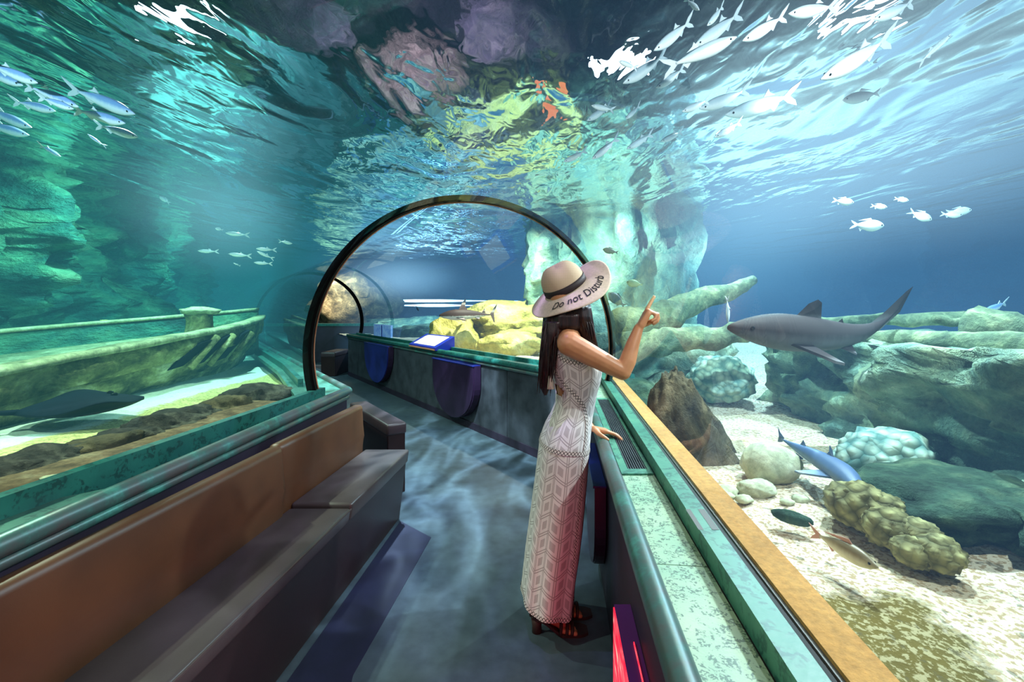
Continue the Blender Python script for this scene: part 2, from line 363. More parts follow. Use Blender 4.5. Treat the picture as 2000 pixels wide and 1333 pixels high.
def extrude_path(path, prof, sub=1):
    """closed profile [(offset to the LEFT of travel, z)] swept with mitres along path [(x,y)]"""
    bm = bmesh.new()
    pts = [V((p[0], p[1])) for p in path]
    if sub > 1:
        q = []
        for a, b in zip(pts[:-1], pts[1:]):
            q += [a.lerp(b, i/sub) for i in range(sub)]
        pts = q+[pts[-1]]
    rings = []
    for i, p in enumerate(pts):
        d0 = (p-pts[i-1]).normalized() if i else (pts[1]-p).normalized()
        d1 = (pts[i+1]-p).normalized() if i < len(pts)-1 else d0
        n0, n1 = V((-d0.y, d0.x)), V((-d1.y, d1.x))
        m = (n0+n1).normalized(); m = m/max(0.4, m.dot(n0))
        rings.append([V((p.x+m.x*o, p.y+m.y*o, z)) for o, z in prof])
    loft(bm, rings)
    return bm
def ico(bm, c, r, sub=3, f=None):
    g = bmesh.ops.create_icosphere(bm, subdivisions=sub, radius=1.0)
    for v in g['verts']:
        d = v.co.normalized(); k = f(d) if f else 1.0
        v.co = V(c)+V((d.x*r[0], d.y*r[1], d.z*r[2]))*k
    return g['verts']
def rock_bm(r, sub=4, amp=0.25, freq=1.3, seed=0, ridged=True, flat=None, lumps=0):
    bm = bmesh.new(); off = V((seed*7.31, seed*3.77, seed*1.93))
    def f(d):
        a = noise.fractal(d*freq+off, 1.0, 2.0, 4)
        b = noise.fractal(d*freq*3.1+off*1.7, 0.9, 2.1, 4)
        if ridged: b = 0.5-abs(b)*1.4
        k = 1+amp*a+amp*0.45*b
        if lumps: k += 0.16*abs(math.sin(lumps*d.x+seed)*math.sin(lumps*d.y+1)*math.cos(lumps*d.z))
        return k
    ico(bm, (0, 0, 0), r, sub, f)
    if flat is not None:
        for v in bm.verts:
            if v.co.z < flat: v.co.z = flat+(v.co.z-flat)*0.08
    return bm
def rock(name, loc, r, mat, label, cat='rock', group=None, rot=(0, 0, 0), **kw):
    o = obj(name, rock_bm(r, **kw), mat, None, True)
    o.location = loc; o.rotation_euler = rot
    return tag(o, label, cat, group)
# ------------------------------------------------------------------ corridor
def lnR(x0, y0=-0.6, y1=4.1): return [(x0+0.1*y0, y0), (x0+0.1*y1, y1)]
def circ(o, z, r, n=14): return [(o+r*math.cos(2*math.pi*k/n), z+r*math.sin(2*math.pi*k/n)) for k in range(n)]
def rect(o0, o1, z0, z1): return [(o0, z0), (o1, z0), (o1, z1), (o0, z1)]

bm = bmesh.new()
for a in [[(-9, -3), (3, -3), (3, 16), (-9, 16)]]:
    bm.faces.new([bm.verts.new((x, y, 0)) for x, y in a])
tag(obj('floor', bm, 'floor'), 'slate blue vinyl floor of the tunnel walkway', 'floor', kind='structure')
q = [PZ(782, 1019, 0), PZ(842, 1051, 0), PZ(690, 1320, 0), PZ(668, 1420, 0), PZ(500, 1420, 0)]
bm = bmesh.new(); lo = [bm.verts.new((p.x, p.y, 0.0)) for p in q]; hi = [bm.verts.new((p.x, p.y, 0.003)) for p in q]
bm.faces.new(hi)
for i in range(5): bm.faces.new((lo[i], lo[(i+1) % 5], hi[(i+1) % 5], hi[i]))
tag(obj('floor_strip', bm, 'dark_strip'), 'darker blue strip on the floor running alongside the long bench', 'floor', kind='structure')  # darker polygon just above the floor, beside the bench

# right-hand counter
cr = empty('viewing_counter', (0.4, 2, 0))
tag(cr, 'right counter with pale green flecked sill, the woman rests her hand on it', 'counter')
def cpart(root, name, bm, mat, smooth=False):
    o = obj(name, bm, mat, None, smooth)
    o.parent = root; o.matrix_parent_inverse = Matrix.Translation(-root.location)
    return o
cpart(cr, 'front_panel', extrude_path(lnR(0.0), rect(-0.27, -0.245, 0.0, 0.87)), 'wallpanel')
cpart(cr, 'rail', extrude_path(lnR(0.0), circ(-0.215, 0.872, 0.031), 12), 'rail', True)
for y0, y1 in ((-0.6, 1.126), (1.129, 4.1)):
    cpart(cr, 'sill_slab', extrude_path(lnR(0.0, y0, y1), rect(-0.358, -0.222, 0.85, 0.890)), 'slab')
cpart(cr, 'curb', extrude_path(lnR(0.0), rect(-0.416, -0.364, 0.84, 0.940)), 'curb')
cpart(cr, 'seal_gap', extrude_path(lnR(0.0), rect(-0.364, -0.358, 0.84, 0.885)), 'dark_gap')
cpart(cr, 'glass_seal', extrude_path(lnR(0.0), rect(-0.436, -0.416, 0.84, 0.926)), 'dark_gap')
# tape patches on the curb
bm = bmesh.new()
for y, a, bq in ((1.17, 0.4161, 0.398), (1.17, 0.376, 0.363)):
    pts = [(a+0.1*y, y), (a+0.1*(y+0.12), y+0.12), (bq+0.1*(y+0.12), y+0.12), (bq+0.1*y, y)]
    zz = 0.9408
    vs = [bm.verts.new((p[0], p[1], zz)) for p in pts]; bm.faces.new(vs)
cpart(cr, 'tape_patch', bm, 'greypvc')
tag(obj('trim_1', extrude_path(lnR(0.0, -0.6, 4.0), rect(-0.522, -0.446, 0.25, 0.938), 20), 'ochre'), 'ochre sandy ledge just outside the right-hand glass', 'ledge', kind='structure')
tag(obj('trim_2', extrude_path(lnR(0.0, -0.6, 4.0), rect(-0.446, -0.438, 0.5, 0.93)), 'greypvc'), 'mauve grey seal strip between right curb and ochre ledge', 'seal', kind='structure')
# ventilation grille let into the slab
g = empty('vent_grille', (0.54, 2.4, 0.89)); tag(g, 'long black slotted vent grille set in the green sill beside her hand', 'vent')
bm = bmesh.new()
def bar(bm, xa, xb, ya, yb, z0, z1):
    lo = [bm.verts.new((x+0.1*y, y, z0)) for x, y in ((xa, ya), (xb, ya), (xb, yb), (xa, yb))]
    hi = [bm.verts.new((v.co.x, v.co.y, z1)) for v in lo]
    bm.faces.new(lo[::-1]); bm.faces.new(hi)
    for i in range(4): bm.faces.new((lo[i], lo[(i+1) % 4], hi[(i+1) % 4], hi[i]))
for a in ((0.238, 0.268, 1.69, 3.12), (0.342, 0.357, 1.69, 3.12), (0.268, 0.342, 1.69, 1.74), (0.268, 0.342, 3.07, 3.12)): bar(bm, *a, 0.889, 0.897)
cpart(g, 'frame', bm, 'curb')
bm = bmesh.new(); bar(bm, 0.267, 0.343, 1.73, 3.08, 0.888, 0.8905); cpart(g, 'slot_bed', bm, 'dark_gap')
bm = bmesh.new()
for k in range(8): x = 0.2705+k*0.0092; bar(bm, x, x+0.0042, 1.735, 3.075, 0.8905, 0.8965)
cpart(g, 'slats', bm, 'farpanel')

# half-round panels : a plate with a rounded lower edge, standing off a wall
def half_round(name, org, dx, out, w, h, th, mats, label, group=None):
    root = empty(name, org)
    N = 24
    sh = [(-w/2, 0), (w/2, 0)]+[(w/2*math.cos(t), -(h-w*0.42)-w*0.42*math.sin(t)) for t in [math.pi*k/N for k in range(N+1)]]
    dx, out = V(dx).normalized(), V(out).normalized()
    def pl(a, b, shp):
        bm = bmesh.new()
        lo = [bm.verts.new(dx*x+V((0, 0, z))+out*a) for x, z in shp]
        hi = [bm.verts.new(dx*x+V((0, 0, z))+out*b) for x, z in shp]
        bm.faces.new(lo[::-1]); bm.faces.new(hi); n = len(shp)
        for i in range(n): bm.faces.new((lo[i], lo[(i+1) % n], hi[(i+1) % n], hi[i]))
        return bm
    obj('backing', pl(0, th*0.85, sh), mats[0], root)
    obj('face_plate', pl(th*0.85, th, [(x*0.97, z*0.985-0.004) for x, z in sh]), mats[1], root)
    bm = bmesh.new(); box(bm, (-w/2*0.99, -0.004, -0.006), (w/2*0.99, th+0.008, 0.008), 0.002)
    M = Matrix((dx, out, V((0, 0, 1)))).transposed().to_4x4()
    for v in bm.verts: v.co = M @ v.co
    obj('top_lip', bm, mats[2], root)  # blue lip colour stands in for the reflection along the top edge
    return tag(root, label, 'panel', group)

# far counter across the bend
A, B = V((0.26, 4.6)), V((-3.7, 10.3)); dF = (B-A).normalized(); oF = V((-dF.y*1, dF.x))   # oF = left of travel = towards the aisle
oF = V((-dF.y, dF.x)); 
if oF.dot(V((-1, -1))) < 0: oF = -oF
A0 = A-dF*1.05
cf = empty('viewing_counter', (A.x, A.y, 0)); tag(cf, 'far dark counter with green rail below the shark, half-round panels on its front', 'counter')
L = (B-A0).length
cuts = [0, 1.6, 3.35, 5.25, L]
for a, b2 in zip(cuts[:-1], cuts[1:]):
    p, q2 = A0+dF*(a+0.004), A0+dF*(b2-0.004)
    cpart(cf, 'front_panel', extrude_path([p, q2], rect(-0.03, 0.0, 0.07, 0.88)), 'farpanel')
cpart(cf, 'kick_board', extrude_path([A0, B], rect(-0.03, 0.012, 0.0, 0.085)), 'wallpanel')
cpart(cf, 'rail', extrude_path([A0, B], circ(0.012, 0.90, 0.035), 12), 'curbL', True)
cpart(cf, 'rail_moulding', extrude_path([A0, B], circ(0.004, 0.845, 0.022), 4), 'rail', True)
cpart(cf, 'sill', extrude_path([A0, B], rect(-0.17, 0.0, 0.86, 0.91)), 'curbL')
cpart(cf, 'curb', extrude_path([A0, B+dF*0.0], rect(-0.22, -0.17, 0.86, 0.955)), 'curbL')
E = B-oF*0.5
cpart(cf, 'end_panel', extrude_path([B, E], rect(0.0, 0.03, 0.0, 0.88)), 'farpanel')
cpart(cf, 'end_rail', extrude_path([B+oF*0.04, E], circ(0.0, 0.90, 0.035), 2), 'curbL', True)
def onF(px):                # point of the far counter front seen in column px
    k = (px-CX)/F
    Y = (A.x+ (-dF.x/dF.y)*A.y*1.0)/(k-dF.x/dF.y)
    return V((k*Y, Y))
for (pa, pb, zt, zb, mt, lab) in ((722, 770, 0.845, 0.14, ('halfround', 'halfblue', 'halfblue'), 'deep blue half-round panel on the far counter front'),
                             (858, 941, 0.815, 0.10, ('halfround', 'halfround', 'halfblue'), 'violet-black half-round panel on the far counter front, nearer the woman')):
    p, q2 = onF(pa), onF(pb); m = (p+q2)/2+oF*0.014
    half_round('half_round_panel', (m.x, m.y, zt), (dF.x, dF.y, 0), (oF.x, oF.y, 0), (p-q2).length, zt-zb, 0.10, mt, lab)
# panels on the right counter
oR = (-0.995, 0.0995, 0)
half_round('half_round_panel', (0.240+0.1*2.62, 2.62, 0.62), (0.1, 0.995, 0), oR, 0.74, 0.52, 0.055, ('halfround', 'halfround', 'halfblue'), 'dark half-round panel low on the right counter, just behind her skirt')
rp = empty('lit_panel', (0.26, 1.0, 0.0)); tag(rp, 'glowing red lit panel low on the right counter in the near foreground', 'panel')
def sbox(bm, xa, xb, ya, yb, z0, z1): bar(bm, xa, xb, ya, yb, z0, z1)
bm = bmesh.new(); sbox(bm, 0.190, 0.245, 0.55, 1.53, 0.05, 0.515); cpart(rp, 'housing', bm, 'purpleplast')
bm = bmesh.new(); sbox(bm, 0.186, 0.190, 0.58, 1.52, 0.08, 0.512); cpart(rp, 'screen', bm, 'redscreen')
bm = bmesh.new(); sbox(bm, 0.225, 0.228, 0.55, 1.35, 0.515, 0.521); cpart(rp, 'red_light_strip', bm, 'redscreen')

# information signs on the far counter
p = onF(832)-oF*0.03
Mx = Matrix.Translation((p.x, p.y, 0.915)) @ Matrix((V((dF.x, dF.y, 0)), V((-oF.x, -oF.y, 0)), V((0, 0, 1)))).transposed().to_4x4()
# local x along the counter (away), y towards the tank
sg = empty('information_sign'); sg.matrix_world = Mx; tag(sg, 'blue desk sign with blank white lit panel on the far counter', 'sign')
def wedge(bm, x0, x1, y0, y1, zf, zb, t=0.0, base=0.0):
    vs = [(x0, y0, base), (x1, y0, base), (x1, y1, base), (x0, y1, base), (x0, y0, zf), (x1, y0, zf), (x1, y1, zb), (x0, y1, zb)]
    v = [bm.verts.new(c) for c in vs]
    for f in ((0, 1, 2, 3), (4, 5, 6, 7), (0, 1, 5, 4), (1, 2, 6, 5), (2, 3, 7, 6), (3, 0, 4, 7)): bm.faces.new([v[i] for i in f])
bm = bmesh.new(); wedge(bm, -0.48, 0.48, -0.10, 0.20, 0.04, 0.19); obj('sign_body', bm, 'signblue', sg)
bm = bmesh.new()
v = [bm.verts.new(c) for c in ((-0.38, -0.07, 0.0575), (0.38, -0.07, 0.0575), (0.38, 0.17, 0.1775), (-0.38, 0.17, 0.1775))]; bm.faces.new(v)
obj('white_panel', bm, 'signwhite', sg)
bm = bmesh.new(); wedge(bm, -0.46, 0.46, -0.115, -0.10, 0.02, 0.02); obj('front_edge', bm, 'ringtan', sg)
p = onF(728)-oF*0.2
sg = empty('information_sign'); sg.matrix_world = Matrix.Translation((p.x, p.y, 0.93)) @ Matrix((V((dF.x, dF.y, 0)), V((-oF.x, -oF.y, 0)), V((0, 0, 1)))).transposed().to_4x4()
tag(sg, 'small pale blue sign plate at the far end of the far counter', 'sign')
bm = bmesh.new(); box(bm, (-0.5, -0.02, 0), (0.5, 0.02, 0.26), 0.005); obj('plate', bm, 'signpale', sg)
bm = bmesh.new(); box(bm, (-0.02, -0.024, 0.01), (0.02, -0.02, 0.25)); obj('divider', bm, 'signblue', sg)
# box at the end of the far counter
bx = empty('bench', (-4.05, 10.35, 0)); tag(bx, 'small black upholstered bench at the left end of the far counter', 'bench')
bm = bmesh.new(); box(bm, (-0.19, -0.25, 0), (0.12, 0.6, 0.44), 0.01); obj('base', bm, 'base', bx)
bm = bmesh.new(); box(bm, (-0.2, -0.26, 0.42), (0.13, 0.61, 0.54), 0.03); obj('seat', bm, 'benchdark', bx, True)

# left counter
LP = [(-1.41, -1.0), (-1.22, 3.47), (-2.15, 4.8), (-5.5, 9.6)]
cl = empty('viewing_counter', (-1.3, 1.5, 0)); tag(cl, 'left counter with worn grey-green rail above the long brown bench', 'counter')
cpart(cl, 'front_panel', extrude_path(LP, rect(0.035, 0.06, 0.0, 0.86)), 'wallpanel')
cpart(cl, 'rail', extrude_path(LP, circ(0.03, 0.885, 0.032), 12), 'rail', True)
cpart(cl, 'rail_moulding', extrude_path(LP, circ(0.036, 0.835, 0.02), 4), 'rail', True)
def prism(pts, z0, z1):
    bm = bmesh.new(); lo = [bm.verts.new((p[0], p[1], z0)) for p in pts]; hi = [bm.verts.new((p[0], p[1], z1)) for p in pts]; n = len(pts)
    bm.faces.new(lo[::-1]); bm.faces.new(hi)
    for i in range(n): bm.faces.new((lo[i], lo[(i+1) % n], hi[(i+1) % n], hi[i]))
    return bm
def rX(y): return -1.367+0.043*y-0.05
def cX(y): return -1.633+0.1*y
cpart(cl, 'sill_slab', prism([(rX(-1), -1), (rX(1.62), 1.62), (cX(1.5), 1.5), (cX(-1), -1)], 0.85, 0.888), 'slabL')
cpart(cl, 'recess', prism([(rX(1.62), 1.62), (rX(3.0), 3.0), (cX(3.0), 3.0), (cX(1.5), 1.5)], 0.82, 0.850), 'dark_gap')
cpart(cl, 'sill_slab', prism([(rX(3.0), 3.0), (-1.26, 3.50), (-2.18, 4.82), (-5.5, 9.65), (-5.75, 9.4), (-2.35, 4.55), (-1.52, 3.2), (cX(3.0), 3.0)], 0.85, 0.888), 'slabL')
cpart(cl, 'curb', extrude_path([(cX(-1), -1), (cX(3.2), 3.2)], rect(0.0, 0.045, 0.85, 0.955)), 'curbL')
cpart(cl, 'rear_curb', extrude_path([(-1.66, 3.62), (-2.3, 4.65), (-5.65, 9.45)], rect(0.0, 0.04, 0.85, 0.95)), 'curbL')
tag(obj('trim_3', extrude_path([(cX(-1), -1), (cX(3.1), 3.1)], rect(0.055, 0.52, 0.4, 0.875), 30), 'brownledge'), 'brown stony ledge just outside the left-hand glass', 'ledge', kind='structure')

# long brown bench, sheared along the tunnel
def shear(bm):
    for v in bm.verts: v.co.x += 0.1*v.co.y
    return bm
bn = empty('bench', (-1.1, 1.4, 0)); tag(bn, 'long brown leather bench with tan backrest along the left counter', 'bench')
bm = bmesh.new()
def prof_block(bm, prof, y0, y1, bev=0.0):
    lo = [bm.verts.new((x, y0, z)) for x, z in prof]; hi = [bm.verts.new((x, y1, z)) for x, z in prof]; n = len(prof)
    fs = [bm.faces.new(lo), bm.faces.new(hi[::-1])]
    for i in range(n): fs.append(bm.faces.new((lo[i], hi[i], hi[(i+1) % n], lo[(i+1) % n])))
    if bev:
        es = list({e for f in fs for e in f.edges})
        bmesh.ops.bevel(bm, geom=es, offset=bev, segments=3, affect='EDGES', profile=0.5)
prof_block(bm, [(-1.44, 0.0), (-1.135, 0.0), (-1.085, 0.42), (-1.44, 0.42)], -0.6, 3.27, 0.008); cpart(bn, 'base', shear(bm), 'base')
for y0, y1, zt, mt in ((-0.6, 2.36, 0.478, 'seat'), (2.365, 3.285, 0.497, 'seat')):
    bm = bmesh.new(); prof_block(bm, [(-1.39, 0.40), (-1.078, 0.40), (-1.066, zt), (-1.39, zt)], y0, y1, 0.018); s = cpart(bn, 'seat_cushion', shear(bm), mt, True)
for y0, y1, o in ((-0.6, 2.28, 0.0), (2.285, 3.26, -0.022)):
    bm = bmesh.new(); prof_block(bm, [(-1.47+o, 0.42), (-1.366+o, 0.42), (-1.362+o, 0.60), (-1.366+o, 0.825), (-1.44+o, 0.825)], y0, y1, 0.028); cpart(bn, 'backrest', shear(bm), 'back', True)
bm = bmesh.new()
tube(bm, [(-1.066+0.1*y, y, 0.472) for y in (-0.6, 1, 2.35)], 0.005, 6); cpart(bn, 'piping', bm, 'seat')
b2 = empty('bench', (-1.19, 3.90, 0), 0.61); tag(b2, 'dark brown box bench round the corner past the long bench', 'bench')
bm = bmesh.new(); box(bm, (0.02, -0.30, 0), (0.17, 0.75, 0.50), 0.008); obj('base', bm, 'base', b2)
bm = bmesh.new(); box(bm, (0.01, -0.31, 0.48), (0.18, 0.76, 0.575), 0.02); obj('seat', bm, 'benchdark', b2, True)

# arches and acrylic vault
cz, TR = 1.2, 1.1
ST = [((-0.776, -1.5), (0.995, -0.0995)), ((-0.29, 3.35), (0.976, 0.217)), ((-0.9, 4.7), (0.82, 0.57)), ((-4.35, 9.9), (0.82, 0.57)), ((-6.3, 12.7), (0.82, 0.57))]
ST = [(V(c), V(l).normalized()) for c, l in ST]
TH = math.asin(0.27/TR)
def arc(c, l, R, n=40, a0=-TH, a1=math.pi+TH):
    return [V((c.x+l.x*R*math.cos(a0+(a1-a0)*k/n), c.y+l.y*R*math.cos(a0+(a1-a0)*k/n), cz+R*math.sin(a0+(a1-a0)*k/n))) for k in range(n+1)]
def vault(name, i, j, label, k=1.0, n=12):
    (c0, l0), (c1, l1) = ST[i], ST[j]
    rings = [arc(c0.lerp(c1, t/n), l0.lerp(l1, t/n).normalized(), TR) for t in range(n+1)]
    bm = bmesh.new(); loft(bm, rings, closed=False, cap=False)
    me = from_bm(bm, rec=False); o = link(name, me, 'acrylic', None, True)
    # normals must face the walkway
    if me.polygons[20].normal.dot(V((c0.x, c0.y, cz))-me.polygons[20].center) < 0: me.flip_normals()
    return tag(o, label, 'window', kind='structure')
vault('window_1', 0, 1, 'clear acrylic vault over the near walkway, up to the black arch')
vault('window_2', 1, 2, 'clear acrylic vault right behind the black arch')
vault('window_3', 2, 3, 'clear acrylic vault over the far stretch of walkway')
def arch(name, c, l, R, rad0, rad1, depth, label, mats, cat='arch'):
    root = empty(name, (c.x, c.y, 0)); N = 72
    nrm = V((-l.y, l.x))
    bm = bmesh.new(); rings = []
    for k in range(N+1):
        a = -TH+(math.pi+2*TH)*k/N
        w = 0.5+0.5*math.cos(a); th = rad1*w+rad0*(1-w)
        ring = []
        for r, d in ((R, -depth/2), (R+th, -depth/2), (R+th, depth/2), (R, depth/2)):
            ring.append(V((l.x*r*math.cos(a)+nrm.x*d, l.y*r*math.cos(a)+nrm.y*d, cz+r*math.sin(a))))
        rings.append(ring)
    loft(bm, rings); obj('hoop', bm, mats[0], root)
    bm = bmesh.new()
    tube(bm, [V((l.x*(R-0.003)*math.cos(a)+nrm.x*depth*0.5, l.y*(R-0.003)*math.cos(a)+nrm.y*depth*0.5, cz+(R-0.003)*math.sin(a))) for a in [-TH+(math.pi+2*TH)*k/N for k in range(N+1)]], 0.005, 6)
    obj('seal_edge', bm, mats[1], root, True)
    return tag(root, label, cat)
arch('arch', ST[1][0], ST[1][1], 1.100, 0.056, 0.018, 0.07, 'large black hoop arch spanning the walkway behind the woman', ('ringblack', 'ringtan'))
arch('arch', ST[3][0], ST[3][1], 1.06, 0.04, 0.04, 0.12, 'distant black hoop arch seen through the large arch, at the far counter end', ('ringblack', 'dark_gap'))
arch('acrylic_joint', V((-3.2, 8.16)), V((0.82, 0.57)).normalized(), 1.085, 0.01, 0.01, 0.14, 'pale clear joint band in the vault before the distant arch', ('joint', 'joint'), 'joint')
# far cross wall
tag(obj('wall_back', extrude_path([(-7.5, 12.6), (-3.9, 12.9)], rect(-0.1, 0.0, 0.0, 1.02)), 'wallpanel'), 'dark purple wall across the far end of the walkway', 'wall', kind='structure')
tag(obj('trim_4', extrude_path([(-7.5, 12.6), (-3.9, 12.9)], rect(-0.12, 0.03, 1.02, 1.09)), 'curbL'), 'green top rail of the far cross wall', 'rail', kind='structure')

# ------------------------------------------------------------------ water bodies and surface
def water(name, side, mat, label):
    bm = bmesh.new(); rings = []
    sts = [ST[0], (ST[0][0].lerp(ST[1][0], 0.5), ST[0][1].lerp(ST[1][1], 0.1).normalized())]+ST[1:]
    oy = [-3.0, 1.0, 3.35, 4.7, 9.9, 20.0] if side < 0 else [-3.0, 1.0, 4.2, 6.5, 14, 22]
    full = []
    for (s0, y0), (s1, y1) in zip(list(zip(sts, oy))[:-1], list(zip(sts, oy))[1:]):
        for t in range(8): full.append((s0[0].lerp(s1[0], t/8), s0[1].lerp(s1[1], t/8).normalized(), y0+(y1-y0)*t/8))
    full.append((sts[-1][0], sts[-1][1], oy[-1]))
    for c, l, y in full:
        n = 24; R = TR+0.012
        a = [(math.pi/2)+(math.pi/2+TH)*k/n for k in range(n+1)]
        ring = [V((c.x+side*-1*l.x*R*math.cos(t), c.y+side*-1*l.y*R*math.cos(t), cz+R*math.sin(t))) for t in a]
        xo = -11 if side < 0 else 12
        last = ring[-1]
        ring += [V((last.x, last.y, 0.2)), V((xo, y, 0.2)), V((xo, y, 2.97)), V((c.x, c.y, 2.97))]
        rings.append(ring)
    loft(bm, rings)
    for v in bm.verts: v.co.x += 0.006*side
    o = obj(name, bm, None); o.data.materials.append(MAT[mat])
    return tag(o, label, 'water', kind='stuff')
water('tank_water', -1, 'waterL', 'teal water filling the tank left of the tunnel')
water('tank_water', 1, 'waterR', 'blue water filling the tank right of the tunnel')
bm = bmesh.new()
vs = [bm.verts.new(c) for c in ((-12, -4, 3.0), (14, -4, 3.0), (14, 23, 3.0), (-12, 23, 3.0))]; bm.faces.new(vs)
tag(obj('water_surface', bm, 'surface', rec=False), 'rippled underside of the water surface overhead', 'water', kind='stuff')

# ------------------------------------------------------------------ sea beds
def bed(name, inner, outer, nu, nv, zf, mats, pick, label):
    def samp(poly, t):
        seg = [(V(b)-V(a)).length for a, b in zip(poly[:-1], poly[1:])]; s = t*sum(seg)
        for (a, b), l in zip(zip(poly[:-1], poly[1:]), seg):
            if s <= l or b is poly[-1]: return V(a).lerp(V(b), min(1, s/l))
            s -= l
    V2 = []
    for j in range(nv+1):
        t = j/nv
        # piecewise param by index so that inner/outer knots pair up
        k = t*(len(inner)-1); i = min(int(k), len(inner)-2); f = k-i
        a = V(inner[i]).lerp(V(inner[i+1]), f); b = V(outer[i]).lerp(V(outer[i+1]), f)
        for u in range(nu+1):
            p = a.lerp(b, (u/nu)**1.8)
            V2.append(V((p.x, p.y, zf(p.x, p.y))))
    Fc = [(j*(nu+1)+u, j*(nu+1)+u+1, (j+1)*(nu+1)+u+1, (j+1)*(nu+1)+u) for j in range(nv) for u in range(nu)]
    me = mesh(V2, Fc); o = link(name, me, mats, None, True)
    at = me.attributes.new('patch', 'FLOAT', 'POINT')
    for v in me.vertices: at.data[v.index].value = pick(v.co)
    if me.polygons[0].normal.z < 0: me.flip_normals()
    return tag(o, label, 'sea bed', kind='structure')
def zr(x, y):
    h = 0.62+0.18*max(0, min(1, (y-3.8)/1.5))
    return h+0.05*noise.fractal(V((x*0.9, y*0.9, 0)), 1, 2, 3)+0.012*noise.noise(V((x*7, y*7, 1)))+0.10*max(0, 1-abs(x-0.1*y-0.75)/0.35)*0
def pr(c):
    a = min(1.42-c.y, 1.02+0.16*c.y-c.x)
    return max(0.0, min(1.0, 0.5+a*3.0))
bed('sea_bed', [(0.37, -1.5), (0.64, 1.2), (0.87, 3.5), (0.05, 5.33), (-3.35, 10.5), (-5.3, 13.3)], [(11, -1.5), (11, 1.2), (11, 4.5), (11, 12), (6, 20), (-2, 22)], 90, 160, zr, 'sandR', pr, 'white shell gravel sea bed of the right-hand tank')
def zl(x, y): return 0.76+0.03*noise.fractal(V((x*1.1, y*1.1, 4)), 1, 2, 3)+0.012*noise.noise(V((x*6, y*6, 1)))-0.0
bed('sea_bed', [(cX(-1.5)-0.1, -1.5), (cX(3.1)-0.1, 3.1), (-1.85, 4.1), (-5.3, 9.3), (-7.2, 12.0)], [(-10, -1.5), (-10, 3.1), (-10, 4.5), (-10, 9.8), (-10, 14)], 80, 100, zl, 'sandL', lambda c: max(0.0, min(1.0, 0.5+(-2.58-0.04*c.y-c.x)*3.5)), 'yellow algae-stained sand of the left-hand tank')  # whiter patch towards the wreck stands in for brightly lit sand

# ------------------------------------------------------------------ rock walls
def cliff(name, path, z0, z1, amp, freq, mat, label, seed=0, nu=150, nv=60, lean=0.0):
    pts = [V(p) for p in path]; seg = [(b-a).length for a, b in zip(pts[:-1], pts[1:])]; T = sum(seg)
    vs = []
    for i in range(nu+1):
        s = T*i/nu
        for k, l in enumerate(seg):
            if s <= l or k == len(seg)-1: break
            s -= l
        p = pts[k].lerp(pts[k+1], min(1, s/seg[k])); d = (pts[k+1]-pts[k]).normalized(); n = V((-d.y, d.x))
        for j in range(nv+1):
            z = z0+(z1-z0)*j/nv
            q = V((p.x, p.y, z))*freq+V((seed*5.1, 0, seed))
            h = noise.fractal(q, 0.9, 2.0, 5)+0.6*(0.5-abs(noise.fractal(q*2.3, 0.8, 2, 4))*1.6)
            h -= lean*(z-z0)/(z1-z0)
            vs.append(V((p.x-n.x*amp*h, p.y-n.y*amp*h, z+0.2*amp*noise.noise(q*1.7))))
    fc = [(i*(nv+1)+j, (i+1)*(nv+1)+j, (i+1)*(nv+1)+j+1, i*(nv+1)+j+1) for i in range(nu) for j in range(nv)]
    o = link(name, mesh(vs, fc), mat, None, True)
    return tag(o, label, 'rock wall', kind='structure')
cliff('wall_left', [(-4.9, -3), (-4.9, 2.5), (-5.4, 6), (-7.2, 10), (-9.5, 14), (-9.5, 17)], 0.3, 4.4, 0.65, 1.15, 'cliffL', 'green and teal rock wall of the left-hand tank', 2, 170, 60)
cliff('wall_right', [(9, -3), (9, 14), (4, 18.5), (-6, 19), (-10, 17)], 0.3, 4.4, 0.8, 0.5, 'cliffR', 'far rock wall behind the right-hand tank, coloured like deep blue haze', 5, 120, 40)
bm = bmesh.new()
N = 60
vs = [[bm.verts.new((-12+26*i/N, -4+27*j/N, 5.4+0.9*noise.fractal(V((i*0.22, j*0.22, 3)), 0.9, 2, 4))) for j in range(N+1)] for i in range(N+1)]
for i in range(N):
    for j in range(N): bm.faces.new((vs[i][j], vs[i][j+1], vs[i+1][j+1], vs[i+1][j]))
tag(obj('ceiling', bm, 'purplerock', smooth=True, rec=False), 'dark purple rocky ceiling above the water', 'ceiling', kind='structure')
rock('hanging_rock', (-1.45, 7.2, 4.2), (0.8, 0.9, 0.7), 'pinkrock', 'pinkish slab of rock hanging above the water over the arch', seed=3, amp=0.3, freq=0.9)
rock('hanging_rock', (-2.9, 5.6, 4.5), (1.0, 0.8, 0.6), 'purplerock', 'purple-grey boulder above the water, left of the pinkish slab', seed=8, amp=0.3)
rock('hanging_rock', (0.3, 5.4, 4.5), (0.9, 0.8, 0.5), 'purplerock', 'dark purple boulder above the water, right of the pinkish slab', seed=12, amp=0.3)
bm = bmesh.new(); box(bm, (-0.10, -0.05, -0.22), (0.10, 0.05, 0.22), 0.03); o = obj('warning_light', bm, 'lampO'); o.location = (0.68, 7.6, 3.95); tag(o, 'small orange glow above the water over the arch', 'light')

